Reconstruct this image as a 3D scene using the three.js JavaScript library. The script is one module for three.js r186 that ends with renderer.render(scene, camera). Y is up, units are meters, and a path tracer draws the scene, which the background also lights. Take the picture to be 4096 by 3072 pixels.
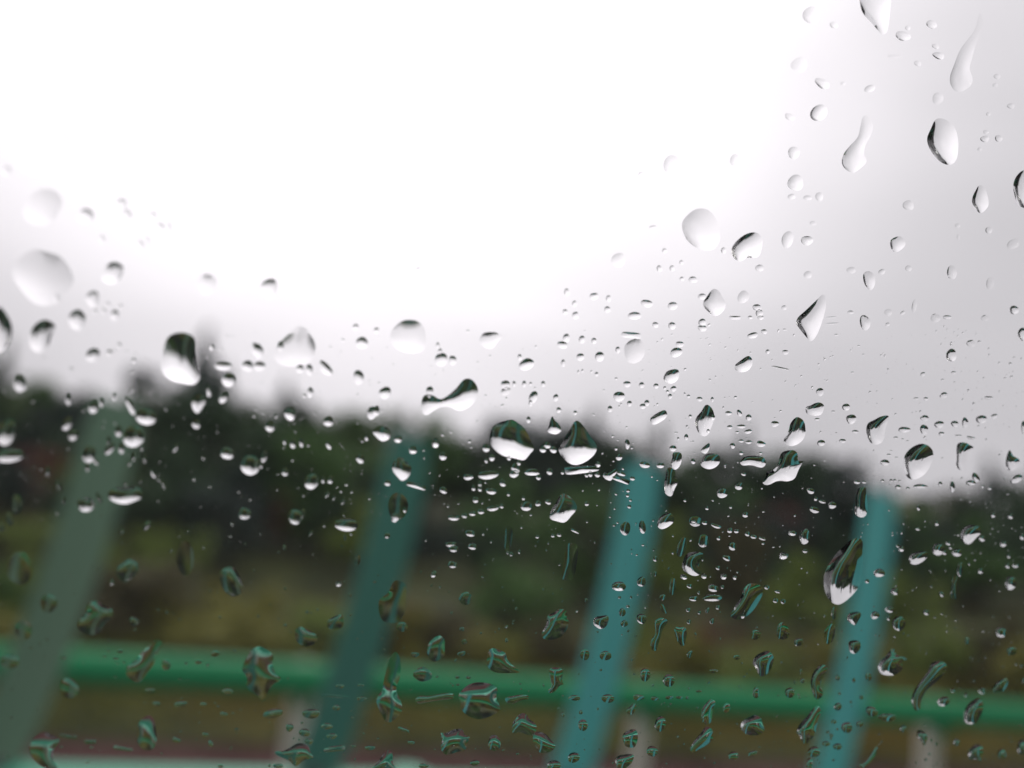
import * as THREE from 'three';
import { mergeGeometries } from 'three/addons/utils/BufferGeometryUtils.js';

// ------------------------------------------------------------------ camera, sky, sun, exposure
const D2R = Math.PI / 180;
const scene = new THREE.Scene();
const camera = new THREE.PerspectiveCamera(51.07, 4 / 3, 0.005, 900);
const EYE = new THREE.Vector3(0, 1.65, 0);
camera.position.copy(EYE);
camera.rotation.set(7.3 * D2R, -13 * D2R, 6.3 * D2R, 'YXZ');
camera.rotation.z = 6.3 * D2R;
scene.add(camera);
camera.updateMatrixWorld(true);
camera.focus = 0.127;
camera.userData.fStop = 6.0;

const W = 4096, H = 3072, F = 1536 / Math.tan(51.07 / 2 * D2R);
function ray(px, py) {                                  // photograph pixel -> direction
  return new THREE.Vector3((px - W / 2) / F, (H / 2 - py) / F, -1).applyQuaternion(camera.quaternion);
}
function atZ(px, py, z) { const d = ray(px, py); return EYE.clone().addScaledVector(d, (z - EYE.z) / d.z); }

// overcast sky: darker near the horizon, brighter overhead, a broad glow where the sun stands behind the cloud
const GLOW = ray(1520, -200).normalize(), GEL = Math.asin(GLOW.y), GAZ = Math.atan2(GLOW.z, GLOW.x);
function makeSky() {
  const w = 512, h = 256, data = new Float32Array(w * h * 4), v = new THREE.Vector3();
  for (let j = 0; j < h; j++) for (let i = 0; i < w; i++) {
    const el = ((j + 0.5) / h - 0.5) * Math.PI, az = ((i + 0.5) / w - 0.5) * 2 * Math.PI;
    v.set(Math.cos(el) * Math.cos(az), Math.sin(el), Math.cos(el) * Math.sin(az));
    const da = Math.atan2(Math.sin(az - GAZ), Math.cos(az - GAZ)) * Math.cos(el), a = Math.hypot(da / 1.16, (el - GEL) / 0.98);
    const s = Math.max(0, Math.sin(el));
    let soft = 0;                                         // uneven cloud
    for (const [f, w] of [[2.3, 0.5], [5.1, 0.3], [11, 0.2]]) soft += w * (noise2(v.x * f + v.z * f * 0.6 + 7, v.y * f * 2.2 + v.z * f * 0.5 + 3 + f) * 2 - 1);
    const base = 0.575 + 0.2 * s * s + 0.06 * soft;
    const g = 0.72 * Math.exp(-Math.pow(a / (0.5 + 0.05 * soft), 4)) + 0.2 * Math.exp(-Math.pow(a / 0.78, 2));
    const k = (j * w + i) * 4;
    data[k] = base + g * 1.01; data[k + 1] = base * 0.965 + g * 0.945; data[k + 2] = base * 1.015 + g * 0.985; data[k + 3] = 1;
  }
  const t = new THREE.DataTexture(data, w, h, THREE.RGBAFormat, THREE.FloatType);
  t.mapping = THREE.EquirectangularReflectionMapping; t.magFilter = THREE.LinearFilter; t.needsUpdate = true;
  return t;
}
const sky = makeSky();
scene.background = sky;
scene.environment = sky;
const sun = new THREE.DirectionalLight(new THREE.Color(1, 0.97, 0.93), 0.6);
sun.position.copy(EYE).addScaledVector(GLOW, 60);
sun.target.position.set(0, 0, -6); scene.add(sun, sun.target);
sun.castShadow = true; sun.shadow.radius = 30;
Object.assign(sun.shadow.camera, { left: -40, right: 40, top: 30, bottom: -30, near: 1, far: 160 });

const renderer = new THREE.WebGLRenderer({ antialias: true });
renderer.setSize(1024, 768);
renderer.toneMapping = THREE.LinearToneMapping;
renderer.toneMappingExposure = 1.0;
renderer.shadowMap.enabled = true;

// ------------------------------------------------------------------ helpers
let seed = 1234567;
const rnd = () => { seed = (seed * 1664525 + 1013904223) >>> 0; return seed / 4294967296; };
const rr = (a, b) => a + (b - a) * rnd();
const used = {};
function numbered(n) { used[n] = (used[n] ?? -1) + 1; return used[n] ? `${n}_${String(used[n]).padStart(3, '0')}` : n; }
const mat = (r, g, b, rough = 0.8, more = {}) => new THREE.MeshStandardMaterial({ color: new THREE.Color().setRGB(r, g, b), roughness: rough, side: THREE.DoubleSide, ...more });
function mesh(name, geo, m, parent) { const o = new THREE.Mesh(geo, m); o.name = name; o.castShadow = o.receiveShadow = true; parent.add(o); return o; }
function thing(name, label, category, group) {
  const o = new THREE.Group(); o.name = numbered(name); o.userData = { label, category }; if (group) o.userData.group = group; scene.add(o); return o;
}
function noise2(x, y) {
  const f = (i, j) => { const s = Math.sin(i * 127.1 + j * 311.7) * 43758.5453; return s - Math.floor(s); };
  const xi = Math.floor(x), yi = Math.floor(y), u = x - xi, v = y - yi, a = u * u * (3 - 2 * u), b = v * v * (3 - 2 * v);
  return (f(xi, yi) * (1 - a) + f(xi + 1, yi) * a) * (1 - b) + (f(xi, yi + 1) * (1 - a) + f(xi + 1, yi + 1) * a) * b;
}
function grainTexture(c0, c1, scale, rep, seedOff = 0) {           // blotches and grain between two colours
  const n = 256, d = new Uint8Array(n * n * 4);
  for (let j = 0; j < n; j++) for (let i = 0; i < n; i++) {
    let s = 0, a = 0.5, f = scale;
    for (let o = 0; o < 4; o++) { s += a * noise2(i / n * f + seedOff, j / n * f + o * 17); a *= 0.55; f *= 2.3; }
    s = THREE.MathUtils.clamp((s - 0.2) / 0.65 + (noise2(i * 0.9, j * 0.9 + seedOff) - 0.5) * 0.25, 0, 1);
    const k = (j * n + i) * 4;
    for (let c = 0; c < 3; c++) d[k + c] = 255 * Math.pow(c0[c] + (c1[c] - c0[c]) * s, 1 / 2.2);
    d[k + 3] = 255;
  }
  const t = new THREE.DataTexture(d, n, n); t.wrapS = t.wrapT = THREE.RepeatWrapping; t.repeat.set(rep, rep);
  t.magFilter = THREE.LinearFilter; t.colorSpace = THREE.SRGBColorSpace; t.needsUpdate = true; return t;
}

// ------------------------------------------------------------------ the ground
const rise = z => { const d = Math.max(0, -z - 6.2); return 0.11 * d * d / (d + 2.5); };
const lumps = (x, z) => (noise2(x * 0.5 + 40, z * 0.5 + 9) - 0.5) * 0.3 * THREE.MathUtils.clamp((-z - 5.2) / 3, 0, 1);
const groundY = (x, z) => Math.min(rise(z), 3.2 + 0.01 * Math.abs(z)) + lumps(x, z);
function sheet(x0, x1, z0, z1, nx, nz, y, uvScale) {
  const P = [], U = [], I = [];
  for (let j = 0; j <= nz; j++) for (let i = 0; i <= nx; i++) {
    const x = x0 + (x1 - x0) * i / nx, z = z0 + (z1 - z0) * j / nz;
    P.push(x, y(x, z), z); U.push(x * uvScale, z * uvScale);
  }
  for (let j = 0; j < nz; j++) for (let i = 0; i < nx; i++) {
    const a = j * (nx + 1) + i, b = a + 1, c = a + nx + 1, d = c + 1;
    I.push(a, b, c, b, d, c);
  }
  const g = new THREE.BufferGeometry();
  g.setAttribute('position', new THREE.Float32BufferAttribute(P, 3)); g.setAttribute('uv', new THREE.Float32BufferAttribute(U, 2)); g.setIndex(I);
  g.computeVertexNormals(); return g;
}
function structure(name, geo, m, label) { const o = mesh(name, geo, m, scene); o.userData = { kind: 'structure', label }; return o; }
const soilMap = grainTexture([0.024, 0.036, 0.012], [0.1, 0.115, 0.028], 6, 1);
structure('ground', mergeGeometries([sheet(-60, 60, -5.12, -60, 160, 110, groundY, 0.25), sheet(-300, 300, -60, -400, 30, 20, groundY, 0.25),
  sheet(-300, -60, -5.12, -60, 12, 12, groundY, 0.25), sheet(60, 300, -5.12, -60, 12, 12, groundY, 0.25)]),
new THREE.MeshStandardMaterial({ map: soilMap, roughness: 0.95, side: THREE.DoubleSide }), 'olive brown verge rising behind the green guardrail');
structure('road', sheet(-300, 300, 60, -2.15, 4, 4, () => 0, 0.5),
  new THREE.MeshStandardMaterial({ map: grainTexture([0.03, 0.03, 0.032], [0.07, 0.07, 0.072], 10, 1, 3), roughness: 0.45, side: THREE.DoubleSide }), 'wet grey asphalt road under the vehicle');
structure('gravel_strip', sheet(-300, 300, -2.15, -5.15, 4, 4, () => -0.01, 0.5),
  new THREE.MeshPhysicalMaterial({ map: grainTexture([0.07, 0.03, 0.027], [0.13, 0.066, 0.06], 12, 1, 8), roughness: 0.95, specularIntensity: 0.25, side: THREE.DoubleSide }), 'reddish wet gravel strip between the two guardrails');

// ------------------------------------------------------------------ guardrails
function extrudeX(profile, x0, x1, n = 1) {             // closed (z, y) profile drawn out along x
  const sh = new THREE.Shape(profile.map(p => new THREE.Vector2(p[0], p[1])));
  const g = new THREE.ExtrudeGeometry(sh, { depth: x1 - x0, bevelEnabled: false, steps: n, curveSegments: 4 });
  g.rotateY(Math.PI / 2); g.translate(x0, 0, 0); return g;             // shape x -> -z, depth -> +x
}
function smooth(profile, n) {
  const c = new THREE.CatmullRomCurve3(profile.map(p => new THREE.Vector3(p[0], p[1], 0)), false, 'centripetal');
  return c.getPoints(n).map(p => [p.x, p.y]);
}
// far rail: one rounded green beam on pale posts
const ZF = -3.75, FTOP = 0.795;
const farGreen = new THREE.MeshPhysicalMaterial({ color: new THREE.Color().setRGB(0.014, 0.26, 0.1), roughness: 0.55, specularIntensity: 0.35, side: THREE.DoubleSide });
{
  const t = thing('guardrail', 'dark green rounded guardrail beam carried on pale posts', 'guardrail');
  const pr = [];
  for (let k = 0; k <= 22; k++) { const a = -Math.PI / 2 + Math.PI * k / 22; pr.push([-0.085 * Math.cos(a), FTOP - 0.072 + 0.072 * Math.sin(a)]); }
  const pr2 = pr.map(p => [p[0] + 0.006, p[1]]).reverse();
  const full = [...pr, ...pr2];
  for (const [a, b] of [[-14, -6.004], [-6, 1.996], [2, 9.996], [10, 22]]) {
    const g = extrudeX(full.map(p => [p[0], p[1]]), a, b); g.translate(0, 0, ZF); mesh('beam', g, farGreen, t);
  }
  const postMat = mat(0.8, 0.76, 0.68, 0.7), cap = mat(0.42, 0.4, 0.35, 0.6);
  const px = [1185, 2560, 3720].map(x => atZ(x, 2930, ZF - 0.12).x);
  const xs = [px[0] - 3.0, px[0] - 1.5, ...px, px[2] + 1.6, px[2] + 3.2, px[2] + 4.8];
  for (const x of xs) {
    const p = mesh('post', new THREE.CylinderGeometry(0.05, 0.05, FTOP - 0.05, 20), postMat, t); p.position.set(x, (FTOP - 0.05) / 2 - 0.02, ZF - 0.125);
    const c = mesh('post_cap', new THREE.SphereGeometry(0.052, 16, 6, 0, 6.283, 0, Math.PI / 2), cap, p); c.position.y = (FTOP - 0.05) / 2;
    const b = mesh('bracket', new THREE.BoxGeometry(0.05, 0.07, 0.08), farGreen, p); b.position.set(0, 0.28, 0.09);
  }
}
// near rail: mint corrugated beam that carries the upright teal vanes
const ZN = -2.47, NTOP = atZ(0, 3055, -2.47).y;
const mint = mat(0.09, 0.55, 0.35, 0.4);
{
  const t = thing('guardrail', 'pale mint corrugated guardrail under the teal vanes', 'guardrail');
  const y0 = NTOP;
  const front = smooth([[0.0, y0], [-0.055, y0 - 0.02], [-0.08, y0 - 0.06], [-0.05, y0 - 0.11], [-0.005, y0 - 0.155], [-0.05, y0 - 0.2], [-0.08, y0 - 0.25], [-0.055, y0 - 0.29], [0, y0 - 0.31]], 40);
  const full = [...front, ...front.map(p => [p[0] + 0.005, p[1]]).reverse()];
  for (const [a, b] of [[-13, -5.004], [-5, 2.996], [3, 10.996], [11, 22]]) { const g = extrudeX(full, a, b); g.translate(0, 0, ZN); mesh('beam', g, mint, t); }
  for (let x = -12; x < 22; x += 2) {
    const p = mesh('post', new THREE.CylinderGeometry(0.057, 0.057, NTOP - 0.03, 20), mint, t); p.position.set(x + 0.4, (NTOP - 0.03) / 2, ZN - 0.1);
  }
}
// upright vanes on the near rail, each leaning a little
const tealA = mat(0.11, 0.58, 0.54, 0.55), tealB = mat(0.06, 0.27, 0.2, 0.6), tealC = mat(0.2, 0.35, 0.23, 0.75), steel = mat(0.3, 0.32, 0.32, 0.4, { metalness: 0.8 });
{
  const wv = 0.135, hv = 0.985, sh = new THREE.Shape();
  const up = [], lo = [];
  for (let k = 0; k <= 16; k++) { const u = -wv / 2 + wv * k / 16; const bow = 0.014 * Math.sin(Math.PI * k / 16); up.push([u, bow + 0.004]); lo.push([u, bow - 0.004]); }
  [...up, ...lo.reverse()].forEach((p, i) => (i ? sh.lineTo(p[0], p[1]) : sh.moveTo(p[0], p[1])));
  const blade = new THREE.ExtrudeGeometry(sh, { depth: hv, steps: 10, bevelEnabled: true, bevelSize: 0.002, bevelThickness: 0.004, bevelSegments: 2 });
  blade.rotateX(-Math.PI / 2);
  const pos = blade.attributes.position;                  // rounded upper corners
  for (let i = 0; i < pos.count; i++) { const y = pos.getY(i), x = pos.getX(i); if (y > hv - 0.12) pos.setX(i, x * (0.8 + 0.2 * Math.sqrt(Math.max(0, 1 - Math.pow((y - hv + 0.12) / 0.125, 2))))); }
  for (let i = 0; i < pos.count; i++) { const q = pos.getY(i) / hv; pos.setX(i, pos.getX(i) + 0.1 * q * (1 - q)); }
  blade.computeVertexNormals();
  const spots = [[265, 2300, tealC, 'faded grey green upright vane on the mint guardrail'], [1545, 2200, tealB, 'dark teal upright vane on the mint guardrail'],
    [2497, 2300, tealA, 'bright teal upright vane between the dark one and another bright one'], [3487, 2300, tealA, 'bright teal upright vane standing beside olive shrubs']];
  const xs = spots.map(s => [atZ(s[0], s[1], ZN).x, atZ(s[0], s[1], ZN).y, s[2], s[3]]);
  const lean = 9.0 * D2R;
  const base = xs.map(([x, y, m, l]) => [x - Math.tan(lean) * (y - NTOP) - 0.02, m, l]);
  const step = base[3][0] - base[2][0];
  for (const k of [1, 2, 3]) base.push([base[3][0] + step * k, tealA, 'teal upright vane further along the mint guardrail', 'vanes along the guardrail']);
  for (const k of [1, 2, 3]) base.push([base[0][0] - step * 1.1 * k, tealB, 'dark teal upright vane further back along the mint guardrail', 'vanes along the guardrail']);
  for (const [x, m, label] of base) {
    const t = thing('glare_vane', label, 'vane', 'upright vanes along the near guardrail');
    t.position.set(x, NTOP, ZN); t.rotation.z = -lean;
    const b = mesh('blade', blade, m, t); b.rotation.y = 0.18; b.position.set(0, 0.012, 0);
    const f = mesh('foot_bracket', new THREE.BoxGeometry(0.1, 0.012, 0.07), steel, t); f.position.y = 0.004;
    for (const s of [-1, 1]) { const k = mesh('bolt', new THREE.CylinderGeometry(0.008, 0.008, 0.014, 6), steel, t); k.position.set(s * 0.038, 0.016, 0.02); }
  }
}

// ------------------------------------------------------------------ vegetation
function leafCloud(n, size, sample, droop = 0) {          // n small bent leaf faces placed by sample()
  const P = [], I = [], v = new THREE.Vector3(), q = new THREE.Quaternion(), e = new THREE.Euler();
  for (let k = 0; k < n; k++) {
    const [x, y, z] = sample(k); const s = size * rr(0.6, 1.35), L = s * rr(1.2, 2);
    e.set(rr(-1.2, 1.2) + droop, rr(0, 6.28), rr(-1.2, 1.2)); q.setFromEuler(e);
    const b = P.length / 3;
    for (const [a, c, d] of [[0, 0, -L / 2], [s / 2, s * 0.12, 0], [-s / 2, s * 0.12, 0], [0, -s * 0.05, L / 2]]) { v.set(a, c, d).applyQuaternion(q); P.push(x + v.x, y + v.y, z + v.z); }
    I.push(b, b + 1, b + 2, b + 1, b + 3, b + 2);
  }
  const g = new THREE.BufferGeometry(); g.setAttribute('position', new THREE.Float32BufferAttribute(P, 3)); g.setIndex(I); g.computeVertexNormals(); return g;
}
function limb(a, b, r0, r1) {
  const d = new THREE.Vector3().subVectors(b, a), g = new THREE.CylinderGeometry(r1, r0, d.length(), 7, 1);
  g.translate(0, d.length() / 2, 0); g.applyQuaternion(new THREE.Quaternion().setFromUnitVectors(new THREE.Vector3(0, 1, 0), d.normalize())); g.translate(a.x, a.y, a.z); return g;
}
const V3 = (x, y, z) => new THREE.Vector3(x, y, z);
// crowns of unit height, drawn in a few variants
function coniferGeo() {
  const tiers = 11, br = [];
  for (let k = 0; k < tiers; k++) { const y = 0.1 + 0.86 * k / tiers, r = 0.27 * Math.pow(1 - y, 0.85) * rr(0.75, 1.15) + 0.02; const m = 5 + Math.floor(rnd() * 4), o = rnd() * 6; for (let j = 0; j < m; j++) br.push([Math.min(0.97, y + rr(-0.05, 0.05)), r * rr(0.6, 1.15), o + j / m * 6.283 + rr(-0.2, 0.2)]); }
  const crown = leafCloud(3200, 0.03, () => {
    if (rnd() < 0.06) { const y = rr(0.85, 1.0); return [rr(-1, 1) * 0.02 * (1 - y) * 6, y, rr(-1, 1) * 0.02 * (1 - y) * 6]; }
    const [y, r, a] = br[Math.floor(rnd() * br.length)], t = Math.sqrt(rnd()), w = 0.03 * (1.1 - t);
    return [Math.cos(a) * r * t + rr(-w, w), y - 0.1 * t * r * 3 * t + rr(-0.02, 0.015), Math.sin(a) * r * t + rr(-w, w)];
  }, 0.3);
  const parts = [limb(V3(0, -0.03, 0), V3(0, 0.97, 0), 0.022, 0.003)];
  for (let k = 0; k < br.length; k += 2) { const [y, r, a] = br[k]; parts.push(limb(V3(0, y, 0), V3(Math.cos(a) * r * 0.8, y - 0.15 * r, Math.sin(a) * r * 0.8), 0.005, 0.0015)); }
  return [crown, mergeGeometries(parts)];
}
function broadGeo(squat) {
  const lobes = [], parts = [limb(V3(0, -0.04, 0), V3(rr(-0.03, 0.03), 0.4, rr(-0.03, 0.03)), 0.03, 0.016)];
  for (let k = 0; k < 13; k++) {
    const a = rnd() * 6.283, y = squat ? rr(0.25, 0.85) : rr(0.32, 0.9), R = (squat ? 0.42 : 0.3) * Math.sqrt(1 - Math.pow((y - 0.5) / 0.62, 2)) * rr(0.4, 1);
    const c = [Math.cos(a) * R, y, Math.sin(a) * R, rr(0.1, 0.19)]; lobes.push(c);
    parts.push(limb(V3(0, 0.3 * y + 0.05, 0), V3(c[0], c[1], c[2]), 0.012, 0.004));
  }
  const crown = leafCloud(2400, 0.032, () => {
    const l = lobes[Math.floor(rnd() * lobes.length)], v = V3(rr(-1, 1), rr(-1, 1), rr(-1, 1)).normalize().multiplyScalar(l[3] * Math.pow(rnd(), 0.4));
    return [l[0] + v.x, Math.max(squat ? 0.03 : 0.15, l[1] + v.y), l[2] + v.z];
  });
  return [crown, mergeGeometries(parts)];
}
const conifers = [coniferGeo(), coniferGeo(), coniferGeo()], broads = [broadGeo(false), broadGeo(false)], bushes = [broadGeo(true), broadGeo(true), broadGeo(true)];
const bark = mat(0.045, 0.042, 0.032, 0.95);
const LEAF = {
  dark: mat(0.038, 0.085, 0.034, 0.75), deep: mat(0.026, 0.054, 0.042, 0.75), green: mat(0.085, 0.19, 0.04, 0.75), olive: mat(0.17, 0.24, 0.035, 0.8), yellow: mat(0.22, 0.215, 0.03, 0.8),
  brown: mat(0.1, 0.09, 0.036, 0.85), red: mat(0.17, 0.05, 0.042, 0.85), pale: mat(0.09, 0.12, 0.06, 0.8),
};
const WORD = { dark: 'dark green', deep: 'blackish green', green: 'fresh green', olive: 'olive', yellow: 'yellowish', brown: 'brown', red: 'dark red', pale: 'pale green' };
const ZONES = [[265, 'the faded vane'], [1545, 'the dark vane'], [2497, 'the middle bright vane'], [3487, 'the last bright vane']];
function zone(px) {                                       // which vane a place is in line with
  for (const [x, w] of ZONES) if (Math.abs(px - x) < 170) return `by ${w}`;
  return px < 265 ? 'before the faded vane' : px < 1545 ? 'between faded and dark vanes' : px < 2497 ? 'between dark and bright vanes' : px < 3487 ? 'between the two bright vanes' : 'past the last bright vane';
}
const toPx = p => { const v = p.clone().sub(EYE).applyQuaternion(camera.quaternion.clone().invert()); return W / 2 + F * v.x / -v.z; };
const SIZES = (h, a, b, c) => (h < a ? 'low' : h < b ? 'middling' : h < c ? 'tall' : 'very tall');
function plant(kind, x, z, h, wide, colour, where) {
  const variants = { conifer: conifers, broadleaf: broads, bush: bushes }[kind];
  const [c, tr] = variants[Math.floor(rnd() * variants.length)];
  const nm = { conifer: 'conifer_tree', broadleaf: 'broadleaf_tree', bush: 'shrub' }[kind];
  const size = kind === 'bush' ? SIZES(h, 0.9, 1.4, 1.9) : SIZES(h, 3.2, 4, 5);
  const form = wide < (kind === 'conifer' ? 0.72 : 1.1) ? 'narrow' : wide > (kind === 'conifer' ? 0.79 : 1.24) ? 'spreading' : 'bushy';
  const at = zone(toPx(new THREE.Vector3(x, 1.2, z)));
  const label = kind === 'bush' ? `${size} ${WORD[colour]} ${form} shrub ${where}, ${at}` : `${size} ${WORD[colour]} ${form} ${kind === 'conifer' ? 'pointed conifer' : 'round crowned tree'} ${where}, ${at}`;
  const o = thing(nm, label, kind === 'bush' ? 'shrub' : 'tree', kind === 'bush' ? 'shrubs on the verge' : 'trees on the slope');
  o.position.set(x, groundY(x, z), z); o.rotation.y = rnd() * 6.28;
  const k = kind === 'bush' ? 'foliage' : 'crown';
  for (const [n, g, m] of [[k, c, LEAF[colour]], [kind === 'bush' ? 'stem' : 'trunk', tr, bark]]) mesh(n, g, m, o);
  o.scale.set(h * wide, h, h * wide);
  return o;
}
// the tree line: the top of each tree as a pixel, the distance from where it stands on the slope
const LINE = [[-420, 1350, -17, 'c', 'dark'], [-230, 1420, -19, 'b', 'dark'], [-60, 1400, -18, 'c', 'dark'], [40, 1395, -17, 'c', 'dark'], [130, 1480, -19, 'b', 'green'], [250, 1560, -20, 'b', 'dark'], [390, 1545, -21, 'b', 'dark'],
  [520, 1585, -20, 'c', 'deep'], [640, 1560, -22, 'b', 'brown'], [745, 1520, -20, 'b', 'dark'], [835, 1350, -18, 'c', 'deep'], [915, 1490, -20, 'c', 'dark'], [1010, 1630, -21, 'b', 'brown'], [1150, 1555, -19, 'c', 'deep'],
  [1270, 1660, -21, 'b', 'green'], [1400, 1625, -20, 'b', 'green'], [1520, 1690, -21, 'b', 'dark'], [1630, 1665, -19, 'c', 'deep'], [1770, 1715, -22, 'b', 'green'], [1705, 1710, -20, 'c', 'dark'], [1840, 1745, -20, 'c', 'deep'], [1890, 1765, -21, 'b', 'dark'], [2050, 1745, -22, 'b', 'dark'],
  [2190, 1735, -21, 'b', 'dark'], [2290, 1745, -21, 'c', 'dark'], [1960, 1735, -20, 'c', 'dark'], [2385, 1655, -20, 'c', 'deep'], [2480, 1765, -22, 'b', 'dark'], [2565, 1770, -21, 'c', 'dark'], [2645, 1715, -20, 'c', 'dark'], [2760, 1800, -22, 'b', 'green'], [2890, 1780, -21, 'b', 'dark'], [2985, 1735, -20, 'c', 'deep'],
  [3110, 1800, -22, 'b', 'brown'], [3230, 1850, -22, 'b', 'dark'], [3350, 1915, -23, 'b', 'brown'], [3470, 1900, -23, 'b', 'brown'], [3570, 1880, -22, 'c', 'deep'], [3690, 1925, -23, 'b', 'dark'], [3830, 1905, -22, 'b', 'brown'],
  [3960, 1830, -20, 'c', 'deep'], [4060, 1850, -21, 'b', 'dark'], [4170, 1800, -20, 'c', 'dark'], [4330, 1890, -22, 'b', 'dark'], [4520, 1860, -21, 'c', 'deep'], [4750, 1920, -22, 'b', 'dark']];
for (const [px, py, z, k, col] of LINE) {
  const p = atZ(px, py + (k === 'c' ? -40 : 5) + (px > 3100 ? 35 : 0), z), h = p.y - groundY(p.x, z);
  plant(k === 'c' ? 'conifer' : 'broadleaf', p.x, z, h, k === 'c' ? rr(0.65, 0.85) : rr(0.95, 1.3), col, h > 4.2 ? 'above its neighbours' : 'in the tree line');
}
// a second, lower row in front closes the gaps
for (let k = 0; k < 46; k++) {
  const z = rr(-12, -17), x = -13 + k * 0.72 + rr(-0.3, 0.3), col = ['dark', 'deep', 'dark', 'dark', 'deep', 'green'][Math.floor(rnd() * 6)];
  plant('bush', x, z, rr(1.6, 2.5), rr(1.0, 1.4), col, 'below the tree line');
}
for (let k = 0; k < 44; k++) {
  const z = rr(-9.8, -12.5), x = -8.5 + k * 0.47 + rr(-0.25, 0.25), col = ['dark', 'deep', 'green', 'olive', 'dark', 'deep', 'dark'][Math.floor(rnd() * 7)];
  plant('bush', x, z, rr(1.0, 1.7), rr(0.9, 1.3), col, 'halfway up the slope');
}
// shrubs whose colours stand out, by their place in the photograph
const ACCENT = [[300, 2290, 210, -8.2, 'olive'], [745, 2170, 150, -9, 'olive'], [520, 2230, 150, -8.4, 'olive'], [560, 2440, 210, -7.4, 'brown'], [940, 2520, 190, -7.2, 'yellow'], [120, 1890, 110, -11.5, 'red'], [1130, 1960, 110, -12, 'red'],
  [1310, 1860, 150, -12, 'green'], [100, 2420, 170, -7.4, 'green'], [2060, 2340, 220, -8, 'green'], [1790, 2520, 200, -7.3, 'brown'], [1590, 2560, 150, -7.1, 'red'], [3130, 1990, 80, -12.5, 'red'], [2720, 2190, 150, -9.5, 'olive'],
  [3250, 2390, 200, -8, 'olive'], [3660, 2360, 190, -8.2, 'olive'], [2910, 2610, 130, -7, 'red'], [2650, 2590, 150, -7.2, 'olive'], [2980, 2230, 160, -9.2, 'brown'], [3720, 2560, 170, -7.4, 'olive'], [3950, 2600, 180, -7.5, 'brown'], [2420, 2130, 120, -10, 'pale'],
  [1330, 2520, 150, -7.4, 'olive'], [2250, 2540, 170, -7.2, 'brown'], [30, 2120, 130, -9, 'brown']];
for (const [px, py, r, z, col] of ACCENT) {
  const top = atZ(px, py - r, z), g = groundY(top.x, z), h = Math.max(0.45, top.y - g), w = 2 * r / F * Math.abs(z) / 0.85;
  plant('bush', top.x, z, h, THREE.MathUtils.clamp(w / h, 0.8, 2.2), col, 'on the verge');
}
for (let k = 0; k < 30; k++) plant('bush', -6.5 + k * 0.5 + rr(-0.2, 0.2), rr(-6.3, -7.3), rr(0.4, 0.75), rr(1.2, 1.8), ['yellow', 'olive', 'brown', 'yellow'][k % 4], 'behind the guardrail');
// grass along the foot of the slope
{
  const tuft = leafCloud(26, 0.018, () => [rr(-0.12, 0.12), rr(0.03, 0.16), rr(-0.12, 0.12)], 1.2);
  const n = 5200, o = new THREE.InstancedMesh(tuft, mat(1, 1, 1, 0.9), n), m = new THREE.Matrix4(), c = new THREE.Color();
  for (let k = 0; k < n; k++) {
    const x = rr(-9, 13), z = -5.12 - Math.pow(rnd(), 1.4) * 3.2;
    m.compose(V3(x, groundY(x, z), z), new THREE.Quaternion().setFromAxisAngle(V3(0, 1, 0), rnd() * 6.28), V3(1, rr(0.7, 1.5), 1).multiplyScalar(rr(0.8, 1.5)));
    o.setMatrixAt(k, m); const t = noise2(x * 0.9 + 5, z * 0.9), r = rr(0.8, 1.2);
    o.setColorAt(k, c.setRGB(0.2 * r * (0.75 + 0.4 * t), 0.17 * r, 0.025 * r));
  }
  o.name = 'grass'; o.userData = { kind: 'stuff', label: 'yellow olive grass at the foot of the slope', category: 'grass' }; o.castShadow = o.receiveShadow = true; scene.add(o);
}

// ------------------------------------------------------------------ the vehicle: side window and dark cabin round the camera
const TILT = 14 * D2R;
const N = V3(0, Math.sin(TILT), -Math.cos(TILT)), U = V3(-1, 0, 0), V = new THREE.Vector3().crossVectors(N, U);
const PANE_Q = new THREE.Quaternion().setFromRotationMatrix(new THREE.Matrix4().makeBasis(U, V, N));
const P0 = EYE.clone().addScaledVector(ray(W / 2, H / 2), 0.118);      // where the camera's axis meets the outer face
const toPane = (px, py) => {                                           // pixel -> (u, v) on the outer face
  const d = ray(px, py), t = P0.clone().sub(EYE).dot(N) / d.dot(N), p = EYE.clone().addScaledVector(d, t).sub(P0);
  return [p.dot(U), p.dot(V)];
};
{
  const w = thing('vehicle_window', 'clear vehicle side window spattered with rain', 'window');
  w.position.copy(P0); w.quaternion.copy(PANE_Q);
  const glass = new THREE.MeshPhysicalMaterial({ color: new THREE.Color().setRGB(0.985, 0.99, 0.988), roughness: 0.07, transmission: 1, thickness: 0, ior: 1.5, side: THREE.DoubleSide });
  const g = mesh('glass_pane', new THREE.BoxGeometry(1.3, 0.84, 0.004), glass, w); g.position.set(0, 0.02, -0.002);
  const rub = mat(0.012, 0.012, 0.013, 0.7);
  for (const [x, y, a, b] of [[0, 0.45, 1.36, 0.04], [0, -0.41, 1.36, 0.04], [-0.66, 0.02, 0.04, 0.816], [0.66, 0.02, 0.04, 0.816]]) { const s = mesh('rubber_seal', new THREE.BoxGeometry(a, b, 0.02), rub, w); s.position.set(x, y, -0.004); }
}
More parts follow.
